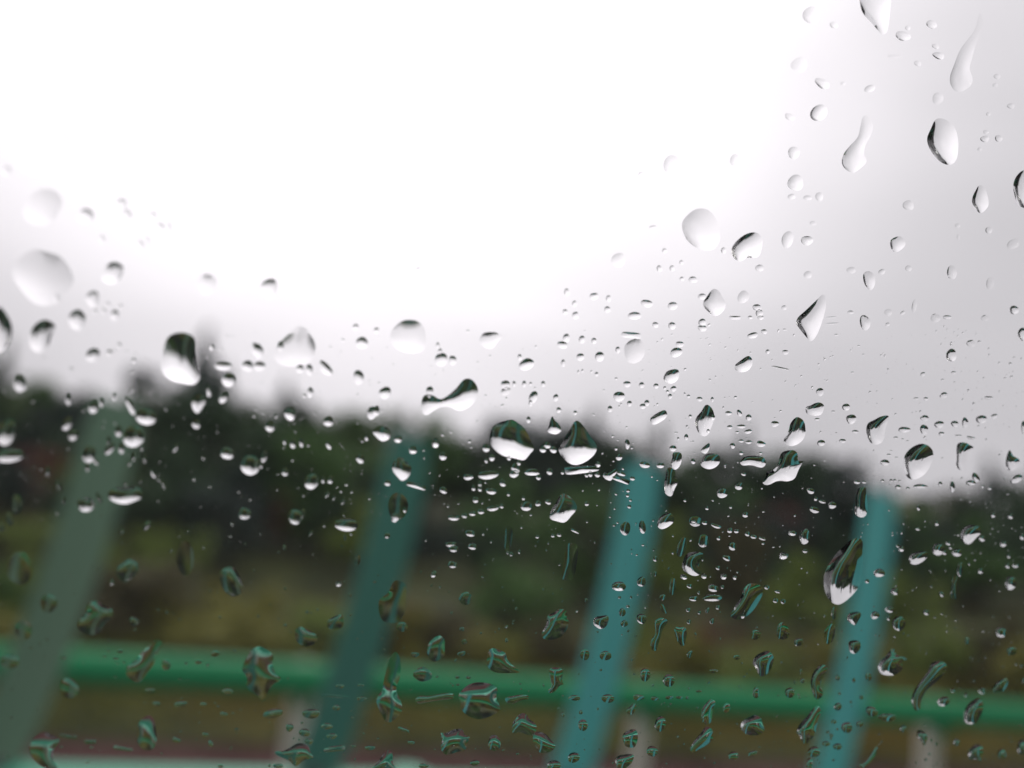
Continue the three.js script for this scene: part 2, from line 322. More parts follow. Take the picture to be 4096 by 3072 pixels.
{
  const o = new THREE.Group(); o.name = 'vehicle_cabin'; o.userData = { kind: 'structure', label: 'dark lined vehicle cabin around the side window' }; scene.add(o);
  const lining = mat(0.03, 0.03, 0.032, 0.9), paint = mat(0.04, 0.045, 0.05, 0.35);
  const wall = new THREE.Group(); wall.name = 'side_wall'; wall.position.copy(P0); wall.quaternion.copy(PANE_Q); o.add(wall);
  for (const [n, x, y, a, b] of [['wall_header', 0, 0.585, 3.4, 0.23], ['door_panel', 0, -0.83, 3.4, 0.8], ['pillar', -1.19, 0.02, 1.02, 0.9], ['pillar', 1.19, 0.02, 1.02, 0.9]]) { const m = mesh(n, new THREE.BoxGeometry(a, b, 0.05), paint, wall); m.position.set(x, y, -0.026); }
  for (const [n, x, y, z, a, b, c] of [['headliner', 0, 2.31, 0.9, 3.4, 0.06, 1.9], ['cabin_floor', 0, 0.4, 0.78, 3.4, 0.06, 2.26], ['far_wall', 0, 1.35, 1.83, 3.4, 1.84, 0.05], ['bulkhead', -1.72, 1.35, 0.75, 0.05, 1.94, 2.2], ['bulkhead', 1.72, 1.35, 0.75, 0.05, 1.94, 2.2]])
    mesh(n, new THREE.BoxGeometry(a, b, c), lining, o).position.set(x, y, z);
}

// ------------------------------------------------------------------ raindrops
const water = new THREE.MeshPhysicalMaterial({ color: 0xffffff, roughness: 0, transmission: 1, thickness: 0.002, ior: 1.333, side: THREE.DoubleSide });
const drops = [];                                            // { pts: [[px,py]...] | e: [cx,cy,w,h,rot], s: contact slope, name }
const tile = (ox, oy, k, fn) => {
  const X = x => ox + x * k, Y = y => oy + y * k;
  const D = (x, y, w, h, rot = 0, s) => drops.push({ e: [X(x), Y(y), w * k, h * k, rot], s });
  const Wd = (x, y, w, h, rot = 0, s) => drops.push({ e: [X(x), Y(y - h * 0.42), w * k * 1.12, h * k * 1.95, rot], s });   // measured: the bright lower part
  const Sd = (x, y, w, h, rot = 0, s) => drops.push({ e: [X(x), Y(y + h * 0.5), w * k * 1.12, h * k * 2.1, rot], s });     // measured: the dark upper part
  const P = (s, ...c) => { const pts = []; for (let i = 0; i < c.length; i += 2) pts.push([X(c[i]), Y(c[i + 1])]); drops.push({ pts, s }); };
  const many = f => list => list.forEach(a => f(...a));
  fn({ D: many(D), W: many(Wd), S: many(Sd), P });
};
const S1 = 1024 / 2212, S2 = 768 / 2212, S3 = 600 / 2212, S4 = 400 / 1659;
tile(3072, 0, S1, ({ D, W, S, P }) => {
  P(.5, 795, -60, 800, 40, 815, 100, 850, 150, 900, 200, 950, 260, 980, 300, 1005, 300, 1030, 280, 1045, 200, 1055, 100, 1050, -60);
  P(.28, 1830, 100, 1790, 250, 1660, 430, 1610, 560, 1570, 680, 1590, 760, 1640, 800, 1700, 780, 1770, 720, 1770, 660, 1740, 600, 1760, 520, 1800, 380, 1860, 200);
  P(.5, 830, 990, 800, 1090, 780, 1180, 700, 1270, 650, 1340, 640, 1420, 680, 1470, 735, 1500, 780, 1470, 850, 1410, 860, 1380, 830, 1340, 840, 1260, 890, 1170, 910, 1090, 880, 1020);
  P(.88, 1450, 1030, 1410, 1110, 1375, 1200, 1400, 1290, 1450, 1360, 1510, 1410, 1580, 1425, 1625, 1390, 1645, 1290, 1640, 1180, 1610, 1090, 1550, 1040, 1490, 1020);
  P(.88, 2212, 1470, 2150, 1520, 2120, 1600, 2130, 1680, 2160, 1760, 2220, 1800, 2300, 1750, 2320, 1600, 2280, 1490);
  D([[375, 130, 150, 150, 0, .4], [570, 215, 75, 55, 20, .5], [1170, 310, 130, 85, 20, .6], [1210, 240, 50, 40, 0, .4], [1415, 210, 95, 70, 20, .5], [1450, 400, 70, 40, 20, .5], [1475, 480, 105, 60, 15, .6], [1295, 548, 70, 45, 20, .4],
    [470, 720, 130, 85, 25, .55], [650, 720, 50, 30, 0, .4], [880, 765, 100, 60, -20, .5], [1470, 850, 90, 110, 20, .3], [440, 975, 160, 130, -40, .75], [190, 1010, 90, 60, 25, .5], [225, 1320, 105, 105, 0, .6], [240, 1580, 150, 130, 0, .65],
    [1980, 660, 60, 45, 0, .4], [1965, 735, 50, 35, 0, .4], [2100, 915, 65, 50, 0, .45], [1875, 1200, 75, 60, 0, .5], [1995, 1195, 65, 60, 0, .5], [1885, 1140, 50, 35, 0, .4], [1830, 1290, 40, 35, 0, .4], [1905, 985, 40, 35, 0, .4], [1100, 485, 130, 30, 0, .25], [270, 560, 150, 130, 0, .25]]);
});
tile(3072, 768, S1, ({ D, W, S, P }) => {
  P(.82, 1805, -30, 1770, 40, 1765, 90, 1790, 140, 1835, 185, 1870, 165, 1905, 120, 1905, 60, 1890, 0, 1860, -50, 1825, -60);
  P(.65, 1060, 420, 1090, 395, 1150, 385, 1190, 440, 1185, 465, 1150, 500, 1110, 520, 1080, 510, 1060, 470);
  P(.6, 830, 700, 880, 685, 920, 720, 925, 800, 890, 850, 850, 820, 825, 760);
  P(.75, 420, 935, 330, 1020, 252, 1095, 245, 1135, 280, 1190, 330, 1250, 370, 1295, 415, 1250, 455, 1160, 490, 1050, 505, 960, 480, 880);
  D([[1215, 115, 95, 90, 0, .5], [345, 50, 75, 45, 0, .5], [205, 40, 70, 50, 0, .5], [445, 40, 70, 80, 0, .4], [170, 410, 100, 150, 15, .45], [340, 420, 110, 80, 0, .6], [390, 270, 60, 40, 0, .4], [720, 675, 80, 60, 0, .4], [985, 690, 65, 45, -20, .5], [1215, 660, 60, 50, 0, .5], [345, 715, 70, 70, 0, .45],
    [1590, 695, 90, 115, 0, .5], [1640, 290, 50, 40, 0, .4], [1910, 330, 60, 60, 0, .5], [2120, 450, 120, 80, -30, .4], [1645, 390, 30, 50, 0, .3], [1920, 790, 60, 120, 10, .3], [840, 1130, 90, 135, 0, .6], [1040, 1040, 70, 60, 0, .4], [1165, 1045, 50, 30, -30, .5], [1035, 1145, 45, 30, -20, .5],
    [715, 1040, 60, 30, 0, .55], [550, 1083, 90, 12, -2, .6], [560, 1137, 130, 12, -2, .6], [140, 1000, 50, 40, 0, .5], [1450, 1090, 80, 80, 0, .4], [1550, 1082, 75, 35, 0, .7], [1875, 1090, 70, 50, 0, .45], [2130, 1020, 80, 75, 0, .85], [2200, 1230, 80, 110, 0, 1], [1585, 1410, 95, 105, 0, .95], [1755, 1310, 80, 60, 0, .5], [1830, 1295, 35, 20, 0, .6], [2130, 1430, 24, 14, 0, .6], [2095, 1485, 32, 24, 0, .7],
    [110, 1520, 170, 14, 12, .6], [150, 1385, 60, 40, 0, .6], [590, 1235, 40, 18, 0, .5], [145, 1190, 40, 18, 0, .5], [785, 1330, 25, 14], [825, 1405, 22, 12], [730, 1560, 28, 14], [1340, 1575, 45, 35, -25, .6], [1605, 1562, 45, 28, 0, .6], [1510, 1622, 28, 15], [2050, 1608, 22, 14], [2105, 1597, 30, 18], [1265, 985, 40, 120, 10, .35]]);
});
tile(3072, 1536, S1, ({ D, W, S, P }) => {
  P(.8, 330, 200, 370, 185, 410, 165, 450, 160, 485, 185, 480, 230, 460, 265, 400, 275, 340, 260, 325, 225);
  P(.95, 250, 285, 290, 300, 315, 330, 325, 390, 325, 430, 305, 480, 260, 520, 200, 538, 150, 520, 135, 490, 155, 450, 180, 400, 195, 340);
  P(.85, 680, 280, 740, 265, 765, 290, 760, 320, 730, 345, 710, 350, 685, 325);
  P(.8, 1045, 275, 980, 280, 920, 310, 865, 340, 850, 390, 860, 450, 890, 510, 940, 525, 990, 500, 1010, 440, 1020, 370, 1045, 310);
  P(1, 1335, 515, 1390, 535, 1425, 575, 1430, 625, 1410, 690, 1380, 750, 1330, 800, 1260, 828, 1215, 815, 1185, 770, 1170, 700, 1175, 640, 1200, 590, 1250, 545, 1290, 525);
  P(.85, 1640, 515, 1700, 505, 1750, 530, 1780, 550, 1750, 600, 1735, 660, 1720, 720, 1700, 760, 1660, 745, 1630, 715, 1628, 640, 1630, 570);
  P(.65, 2090, 570, 2120, 620, 2170, 650, 2175, 680, 2140, 730, 2100, 765, 2080, 740, 2055, 700, 2060, 640);
  P(.8, 790, 900, 850, 895, 850, 950, 858, 1030, 858, 1090, 845, 1140, 810, 1155, 770, 1140, 750, 1115, 758, 1050, 760, 960);
  P(.85, 1680, 1260, 1720, 1225, 1790, 1220, 1835, 1245, 1840, 1290, 1800, 1330, 1740, 1385, 1690, 1370, 1668, 1340);
  D([[450, 70, 70, 70, 0, .6], [675, 200, 70, 60, 0, .85], [60, 345, 75, 50, 0, .8], [1180, 395, 105, 50, 0, .85], [1355, 295, 75, 50, 0, .7], [1480, 350, 85, 60, 0, .85], [1615, 345, 65, 55, 0, .8], [1705, 335, 55, 90, 0, .6], [1845, 305, 95, 70, 0, .85], [1955, 280, 60, 40, -25, .7], [1350, 395, 70, 90, 0, .7], [1500, 430, 50, 35, 0, .8], [1645, 448, 60, 18, 0, .85], [1755, 465, 75, 22, 12, .85],
    [460, 510, 75, 50, 0, .85], [645, 492, 60, 36, 0, .75], [755, 412, 55, 30, 0, .8], [425, 305, 45, 22, 0, .8], [565, 238, 35, 16], [1520, 98, 70, 50, -15, .6], [1910, 120, 80, 26, 0, .75], [1280, 125, 45, 18], [1365, 128, 45, 30], [1105, 464, 40, 20], [1165, 477, 25, 12], [1205, 492, 25, 12], [1010, 678, 85, 48, 0, .85], [1045, 612, 35, 20], [1065, 577, 22, 12], [1110, 635, 30, 12], [2210, 380, 40, 120, 0, 1], [2150, 820, 110, 70, -30, .8], [1795, 810, 55, 90, -20, .7],
    [318, 1318, 95, 130, 0, .85], [1660, 1600, 50, 130, 5, .5]]);
  W([[1755, 865, 75, 25], [770, 855, 50, 18], [830, 853, 35, 12], [990, 842, 28, 14], [1065, 840, 24, 14], [1097, 840, 24, 14], [1140, 843, 22, 10], [1125, 898, 45, 20], [1315, 895, 110, 22], [1210, 908, 30, 14], [1490, 873, 32, 22], [1595, 910, 40, 50], [1855, 892, 28, 14], [1915, 908, 32, 12], [1730, 945, 20, 10], [368, 935, 62, 26, 12], [412, 1000, 28, 20], [470, 1022, 60, 14, 12], [555, 1060, 65, 32], [400, 1098, 85, 26, 28], [210, 1298, 64, 24, 15],
    [135, 1495, 62, 30, -15], [322, 1450, 40, 18], [1945, 1143, 38, 22], [2095, 1153, 45, 24], [1295, 1258, 40, 14, 15], [1460, 1215, 35, 20], [1300, 1080, 30, 25], [1845, 1345, 60, 28, 15], [2035, 1393, 55, 26], [2195, 1332, 40, 30], [1560, 1385, 40, 16, 10], [1580, 1420, 30, 12], [1475, 1450, 105, 50, -25], [1635, 1472, 75, 34], [1300, 1520, 165, 50, -22], [1525, 1465, 40, 20, 20], [1155, 1435, 45, 26, 15], [2080, 1495, 34, 18], [2070, 1580, 40, 24], [2140, 1578, 50, 18], [1838, 1625, 42, 26], [1740, 1560, 20, 14], [1790, 1525, 16, 10]]);
});
tile(3250, 2080, S4, ({ D, W, P }) => {
  P(1, 810, 300, 845, 360, 835, 480, 830, 650, 845, 800, 830, 960, 790, 1060, 720, 1180, 620, 1290, 520, 1370, 420, 1415, 340, 1380, 270, 1320, 215, 1220, 190, 1080, 190, 920, 250, 780, 330, 650, 420, 530, 500, 460, 560, 400, 640, 330, 720, 310);
  D([[1105, 880, 180, 140, -5, .9], [910, 1015, 70, 75, 0, .8], [1040, 1580, 130, 130, 0, .9]]);
  W([[1350, 1212, 110, 45, 25], [1280, 1510, 130, 50, 10], [1470, 500, 70, 50, 15], [1410, 440, 60, 25, 40]]);
});
tile(3072, 2304, S1, ({ D, W, P }) => {
  P(.9, 690, 345, 710, 322, 800, 315, 800, 360, 775, 400, 755, 425, 720, 410, 690, 385);
  P(.9, 700, 570, 750, 555, 795, 570, 800, 620, 775, 660, 740, 672, 710, 655, 700, 620);
  P(.75, 1085, 620, 1110, 680, 1210, 715, 1150, 745, 1170, 790, 1110, 850, 1040, 860, 980, 845, 950, 790, 975, 730, 1020, 690);
  P(.8, 1420, 745, 1530, 750, 1550, 800, 1500, 870, 1440, 930, 1390, 970, 1345, 1030, 1320, 1100, 1310, 1165, 1270, 1160, 1240, 1080, 1260, 1000, 1320, 910, 1380, 830);
  P(.8, 480, 765, 515, 800, 500, 850, 460, 900, 455, 960, 480, 1020, 440, 1065, 410, 1060, 385, 1010, 370, 930, 385, 850, 430, 790);
  P(.75, 430, 1120, 460, 1170, 440, 1230, 415, 1320, 410, 1370, 370, 1420, 320, 1455, 290, 1420, 270, 1370, 245, 1365, 270, 1290, 340, 1210, 380, 1160);
  P(.95, 1830, 1060, 1860, 1140, 1840, 1200, 1795, 1270, 1750, 1280, 1705, 1265, 1698, 1180, 1730, 1110);
  P(.75, 1800, 1455, 1840, 1460, 1860, 1510, 1850, 1560, 1830, 1615, 1800, 1580, 1750, 1590, 1730, 1530, 1760, 1480);
  P(.8, 1300, 1335, 1360, 1355, 1380, 1400, 1365, 1450, 1350, 1470, 1320, 1420, 1290, 1390);
  P(.5, 950, 1470, 900, 1520, 850, 1590, 790, 1640, 830, 1660, 900, 1600);
  D([[2100, 60, 90, 130, 0, .9], [1520, 1085, 105, 80, -15, .95], [2010, 950, 160, 90, -40, .5], [605, 1130, 70, 65, 0, .75], [680, 1310, 95, 95, -20, .75], [600, 1475, 75, 60, 0, .75], [570, 1260, 50, 35, 0, .6], [600, 1325, 25, 22], [520, 1350, 35, 25], [548, 1378, 35, 32], [505, 1450, 70, 45, 0, .55], [545, 1405, 22, 22], [805, 1050, 35, 38, 0, .65], [718, 1090, 24, 22], [865, 870, 60, 70, 0, .5], [895, 1170, 110, 80, 20, .65], [1030, 1220, 160, 65, 0, .7],
    [570, 320, 45, 110, 0, .45], [535, 500, 90, 180, 8, .35], [130, 480, 110, 150, 0, .55], [190, 1010, 85, 85, 0, .65], [400, 1520, 110, 90, 0, .65], [360, 1620, 60, 90, 0, .65], [2200, 1480, 90, 130, 0, .75], [2020, 1540, 70, 90, 0, .45], [1610, 100, 60, 200, 5, .45], [2110, 650, 90, 70, 0, .4], [1130, 410, 110, 130, 0, .5], [1720, 560, 40, 60, 0, .5], [1360, 1290, 20, 14], [1410, 1420, 20, 30], [1455, 1455, 20, 30], [1395, 1540, 22, 24], [1365, 1588, 30, 22]]);
  W([[1095, 145, 65, 30, 20], [1370, 325, 50, 26, 15], [1045, 372, 34, 20], [265, 588, 70, 36, -5], [85, 140, 50, 14, 10], [65, 220, 40, 22, 10], [130, 228, 40, 22, 10], [2015, 505, 95, 40, 25], [285, 840, 20, 26], [300, 915, 40, 20, 10], [232, 925, 20, 16], [1600, 998, 38, 16], [1715, 1037, 28, 16], [1850, 1005, 55, 28], [2210, 915, 24, 24], [1170, 1335, 50, 32, 12], [1632, 1450, 52, 30], [2190, 780, 20, 14], [605, 890, 36, 24], [742, 910, 26, 22], [620, 1022, 26, 12], [790, 1290, 56, 26], [1500, 165, 50, 20, 40]]);
});
tile(2048, 2304, S1, ({ D, W, P }) => {
  P(.65, 430, 285, 480, 310, 470, 350, 490, 390, 480, 450, 430, 520, 360, 550, 290, 550, 255, 520, 270, 470, 300, 410, 305, 350, 370, 310);
  P(.9, 710, 365, 770, 345, 830, 345, 835, 390, 810, 440, 770, 460, 735, 445, 705, 415);
  P(.55, 1230, 400, 1280, 360, 1350, 390, 1310, 450, 1280, 540, 1240, 650, 1210, 640, 1200, 560, 1240, 500);
  P(.5, 1405, 450, 1500, 450, 1510, 520, 1475, 610, 1430, 560);
  P(.5, 2010, 100, 2080, 60, 2170, 110, 2120, 250, 2040, 340, 1960, 380, 1890, 350, 1930, 260, 1980, 180);
  P(.95, 2220, 650, 2260, 700, 2250, 780, 2190, 860, 2150, 870, 2110, 800, 2080, 750, 2110, 690, 2160, 660);
  P(.8, 330, 800, 430, 800, 440, 850, 430, 900, 450, 935, 410, 950, 370, 1000, 320, 1015, 310, 990, 345, 950, 330, 890);
  P(.65, 1060, 1100, 1075, 1130, 1040, 1200, 1000, 1190, 990, 1160, 1020, 1130);
  P(.85, 90, 1185, 130, 1200, 150, 1240, 195, 1270, 215, 1310, 180, 1380, 120, 1370, 60, 1350, 10, 1365, 5, 1280, 40, 1220);
  P(.85, 200, 1350, 280, 1360, 330, 1410, 375, 1470, 350, 1510, 280, 1530, 230, 1520, 205, 1470, 180, 1420);
  P(.85, 910, 1560, 960, 1545, 1050, 1545, 1045, 1600, 1000, 1650, 940, 1680, 895, 1620);
  P(.7, 960, 1370, 1020, 1330, 1070, 1330, 1090, 1390, 1080, 1440, 1060, 1480, 990, 1475, 960, 1420);
  P(.65, 1720, 1065, 1760, 1090, 1740, 1140, 1730, 1200, 1720, 1260, 1680, 1290, 1640, 1240, 1645, 1150, 1670, 1110);
  P(.75, 1680, 1300, 1730, 1330, 1730, 1420, 1670, 1470, 1610, 1500, 1560, 1530, 1540, 1490, 1580, 1420, 1630, 1360);
  P(.95, 2110, 1200, 2150, 1230, 2170, 1290, 2185, 1340, 2130, 1375, 2050, 1375, 2000, 1350, 1975, 1310, 1990, 1260, 2050, 1220);
  P(.6, 0, 1040, 130, 1030, 150, 1055, 60, 1085, 0, 1110, -40, 1100, -60, 1060);
  D([[925, 90, 120, 85, 0, .85], [1120, 50, 72, 90, 0, .75], [955, 315, 60, 70, 0, .65], [970, 412, 65, 55, 0, .6], [1120, 370, 85, 90, -20, .75], [1390, 90, 60, 150, 5, .5], [1310, 285, 40, 90, -30, .45], [1305, 185, 60, 50, 0, .5], [2110, 510, 90, 80, 0, .45], [1945, 705, 60, 40, 0, .45], [1745, 822, 80, 30, 0, .65],
    [630, 680, 80, 100, 0, .65], [810, 690, 105, 80, 0, .7], [1150, 855, 90, 115, 0, .65], [1355, 905, 100, 110, 0, .75], [830, 1060, 120, 70, 0, .65], [1095, 1050, 100, 50, 0, .55], [540, 1055, 100, 50, 0, .55], [1235, 1060, 70, 35], [1360, 1050, 70, 30], [1445, 1050, 60, 24], [1515, 1052, 28, 28], [2110, 1010, 60, 90, 0, .65], [1615, 997, 55, 20, 0, .65], [535, 1570, 105, 90, 0, .85], [615, 1290, 90, 95, 0, .75], [365, 1640, 110, 100, 0, .85],
    [1210, 1515, 100, 90, -30, .65], [1280, 1280, 90, 140, 15, .75], [1915, 1555, 90, 75, 0, .55], [2080, 1535, 90, 45, -20, .55], [1855, 1140, 65, 80, 0, .45], [440, 1200, 30, 40], [595, 1180, 34, 36], [440, 1035, 20, 14], [1035, 725, 30, 24]]);
  W([[1485, 18, 55, 22, 20], [1660, 12, 40, 22, 15], [1830, 16, 50, 26, 10], [1925, 20, 34, 20, 15], [1535, 95, 45, 20, 20], [1740, 120, 75, 36, 10], [1570, 205, 66, 26, 0], [1735, 202, 140, 34, -3], [1525, 300, 38, 20, 10], [1620, 322, 28, 16, 10], [1690, 308, 30, 26, 30], [1780, 278, 36, 20, 10], [1530, 403, 36, 20], [1730, 400, 36, 26], [1820, 102, 26, 16], [1615, 150, 24, 14], [1995, 358, 28, 18, 20], [1535, 690, 40, 34, 30], [2200, 105, 40, 20, 15], [640, 218, 26, 18], [930, 190, 24, 12], [1030, 188, 18, 12], [1003, 267, 30, 12], [1155, 275, 22, 10]]);
});
tile(1024, 2304, S1, ({ D, W, P }) => {
  P(.7, 40, 610, 110, 650, 155, 690, 140, 740, 150, 800, 180, 860, 230, 890, 160, 930, 110, 990, 60, 1090, 20, 1040, -50, 990, -90, 940, -70, 880, -120, 830, -110, 760, -80, 700, -30, 630);
  P(.75, 1210, 650, 1240, 700, 1250, 780, 1245, 880, 1210, 960, 1225, 1030, 1260, 1100, 1255, 1190, 1210, 1230, 1140, 1275, 1095, 1220, 1045, 1110, 1040, 1060, 1090, 990, 1105, 900, 1130, 800, 1160, 700);
  P(.85, 1820, 950, 1900, 920, 1990, 925, 2060, 945, 2090, 980, 2075, 1050, 2115, 1150, 2050, 1200, 1940, 1240, 1850, 1220, 1780, 1160, 1760, 1070, 1745, 1030, 1790, 980);
  P(.8, 1580, 515, 1625, 540, 1630, 620, 1625, 690, 1540, 740, 1490, 700, 1480, 620, 1510, 560);
  P(.75, 2030, 625, 2100, 640, 2160, 670, 2170, 720, 2250, 800, 2290, 830, 2200, 840, 2060, 830, 2000, 780, 2000, 690);
  P(.7, 1355, 850, 1400, 800, 1450, 785, 1510, 830, 1520, 880, 1440, 915, 1380, 890);
  P(.6, 1370, 1080, 1410, 1040, 1500, 1040, 1600, 1020, 1700, 1015, 1715, 1055, 1600, 1075, 1480, 1095, 1400, 1105);
  P(.95, 1590, 1355, 1640, 1360, 1700, 1330, 1790, 1325, 1800, 1370, 1855, 1400, 1820, 1440, 1815, 1500, 1740, 1520, 1640, 1545, 1595, 1490, 1610, 1420);
  P(.95, 1145, 1500, 1180, 1540, 1180, 1610, 1210, 1670, 1100, 1690, 1000, 1670, 1060, 1600, 1090, 1550);
  P(.8, 300, 1480, 370, 1445, 450, 1470, 470, 1530, 500, 1570, 420, 1590, 345, 1645, 290, 1600, 180, 1550, 155, 1520, 240, 1510);
  P(.65, 340, 470, 380, 440, 450, 470, 530, 520, 510, 580, 420, 610, 350, 560);
  P(.7, 640, 370, 740, 335, 755, 400, 745, 440, 680, 465, 620, 445, 615, 400);
  P(.4, 1200, 40, 1290, 70, 1300, 180, 1280, 330, 1220, 400, 1100, 390, 1060, 300, 1070, 200, 1140, 150);
  D([[2060, 1445, 115, 130, 0, .85], [1260, 440, 100, 80, 0, .5], [1810, 195, 110, 110, 0, .55], [1375, 680, 70, 45, 0, .55], [1800, 570, 50, 45, 0, .45], [145, 1190, 180, 75, -10, .65], [475, 1190, 150, 85, 0, .75], [290, 1310, 65, 75, 0, .75], [420, 1355, 100, 70, 0, .75], [460, 1430, 70, 50, 0, .65], [695, 1140, 70, 50, 0, .65], [610, 1300, 105, 55, 0, .55], [655, 1385, 90, 50, 0, .55], [1275, 1330, 100, 40, 20, .55],
    [725, 955, 80, 35, 0, .45], [905, 945, 60, 25, 0, .45], [915, 1062, 90, 35, 0, .5], [690, 1040, 260, 25, 5, .4], [680, 1495, 180, 50, -5, .5], [985, 1485, 90, 40, 0, .55], [840, 1470, 50, 25], [1340, 1440, 60, 35, 0, .55], [1890, 1615, 80, 50, 0, .75], [190, 1640, 90, 40, 0, .5], [1450, 1640, 90, 40, 0, .55], [835, 1225, 25, 16], [400, 1270, 30, 22], [325, 1405, 18, 16], [375, 1418, 20, 18], [1740, 875, 40, 30], [1835, 877, 45, 28], [1745, 940, 36, 20]]);
  W([[715, 78, 40, 26, 20], [1530, 5, 40, 18], [1780, 466, 40, 20], [1775, 682, 62, 24, -12], [2165, 565, 22, 18], [1690, 325, 24, 14]]);
});
tile(0, 2304, S1, ({ D, W, P }) => {
  P(.65, 1350, 545, 1400, 580, 1360, 660, 1330, 760, 1270, 840, 1200, 925, 1140, 910, 1090, 850, 1100, 780, 1180, 720, 1240, 640, 1310, 590);
  P(.9, 1290, 1205, 1330, 1240, 1345, 1320, 1350, 1430, 1310, 1500, 1240, 1500, 1195, 1450, 1190, 1340, 1205, 1260);
  P(.85, 380, 1350, 450, 1380, 515, 1420, 460, 1500, 455, 1580, 500, 1660, 400, 1660, 300, 1590, 255, 1510, 270, 1430, 310, 1390);
  P(.75, 750, 255, 830, 215, 900, 255, 975, 295, 960, 370, 900, 420, 850, 500, 770, 510, 680, 460, 670, 400, 740, 330);
  D([[200, 470, 150, 160, 0, .4], [85, 740, 170, 120, 0, .55], [600, 970, 160, 170, 0, .5], [1295, 990, 90, 40, 0, .5], [1560, 1110, 120, 55, -10, .6], [1350, 1105, 70, 40, 0, .5], [1755, 1110, 60, 35, 0, .5], [1965, 1000, 100, 55, 0, .55], [1935, 1195, 70, 40, 0, .55], [1525, 1415, 80, 40, 20, .55], [1820, 1445, 40, 55, -20, .65], [1775, 1370, 55, 35, 0, .5], [1715, 745, 60, 35, 0, .55], [1435, 770, 80, 90, 0, .45], [1860, 670, 70, 50, 0, .45],
    [265, 620, 45, 22], [545, 705, 50, 35], [1040, 650, 45, 28], [1000, 712, 45, 25], [780, 1430, 110, 35, 0, .4], [1060, 1490, 170, 35, 10, .35], [1905, 1640, 45, 30, 0, .5], [970, 65, 35, 30], [590, 1385, 150, 30, 8, .35]]);
  W([[1160, 410, 70, 42]]);
});
tile(0, 1168, S1, ({ D, W, P }) => {
  P(.95, -60, 150, 0, 130, 60, 200, 100, 290, 95, 400, 50, 490, 0, 520, -60, 520, -110, 400, -110, 250);
  P(.8, 275, 320, 330, 260, 400, 240, 480, 300, 440, 380, 420, 460, 340, 525, 270, 490, 250, 410);
  P(.7, 590, 220, 640, 160, 690, 155, 740, 220, 735, 270, 690, 330, 620, 310);
  P(1, 1450, 390, 1540, 350, 1640, 365, 1690, 410, 1695, 500, 1720, 650, 1730, 740, 1680, 800, 1580, 790, 1460, 750, 1405, 680, 1400, 560, 1420, 470);
  P(.7, 1660, 930, 1700, 890, 1780, 920, 1750, 1000, 1705, 1050, 1665, 1010);
  D([[800, 60, 120, 140, 0, .6], [990, 200, 75, 90, 0, .65], [800, 545, 130, 110, -30, .6], [1975, 760, 110, 130, 0, .85], [2140, 640, 100, 100, 0, .6], [1930, 640, 150, 70, 0, .65], [2200, 490, 60, 100, 0, .65], [170, 790, 110, 150, -20, .7], [1695, 1140, 80, 80, 0, .6], [930, 110, 40, 60, 0, .5], [900, 165, 30, 50], [1040, 125, 30, 40], [820, 170, 30, 50], [1030, 460, 35, 40], [945, 525, 50, 50], [1155, 590, 30, 45], [1830, 480, 40, 50], [490, 60, 60, 90, 0, .4]]);
  W([[805, 1020, 75, 55], [1133, 1020, 60, 80, -20], [1262, 1112, 150, 75, 5], [580, 1168, 65, 70, 30], [630, 1258, 70, 50, 20], [1025, 1225, 55, 50], [942, 1310, 34, 46], [945, 1380, 60, 60, 35], [1050, 1370, 50, 50], [1155, 1290, 170, 95, -15], [770, 1435, 110, 75, 10], [1515, 1365, 34, 40, 30], [1962, 1418, 95, 55, 5], [2160, 1535, 150, 90, 20], [590, 950, 40, 50], [1930, 935, 60, 55, 20], [1805, 880, 36, 50], [50, 1265, 150, 120, 30], [75, 1440, 230, 60, -5],
    [875, 975, 30, 40], [990, 920, 25, 35], [1155, 1440, 30, 40], [1250, 1455, 30, 40], [825, 1480, 30, 40, -30], [755, 1530, 35, 40], [410, 1570, 35, 40], [1325, 1590, 30, 40, -30], [1225, 1355, 24, 34]]);
});
tile(0, 400, S1, ({ D, S, P }) => {
  P(.42, 290, 800, 340, 770, 470, 780, 540, 880, 500, 980, 440, 1060, 330, 1080, 230, 1040, 200, 950, 230, 860);
  P(.48, 220, 1330, 300, 1290, 400, 1310, 520, 1350, 610, 1470, 640, 1560, 560, 1680, 430, 1780, 300, 1760, 180, 1640, 110, 1530, 120, 1420);
  P(.85, 895, 1470, 930, 1420, 1000, 1400, 1070, 1450, 1060, 1500, 1020, 1570, 950, 1590, 880, 1550);
  P(.18, 350, 150, 520, 120, 600, 250, 640, 350, 620, 480, 540, 600, 400, 650, 200, 620, 100, 480, 120, 300, 220, 180);
  S([[740, 970, 120, 60, 0, .8], [1045, 875, 90, 55, 20, .8], [1090, 970, 90, 55, 0, .75], [1320, 985, 65, 38, 0, .75], [1385, 1080, 65, 40, -25, .75], [1455, 1080, 45, 50, 0, .75], [1215, 1230, 50, 45, -30, .6], [1268, 1200, 40, 45, 0, .6], [880, 1185, 50, 35, 0, .6]]);
  D([[870, 310, 140, 170, 0, .42], [1065, 355, 70, 60, 0, .5], [1790, 1590, 160, 180, 0, .45], [50, 610, 90, 90, 0, .5]]);
});
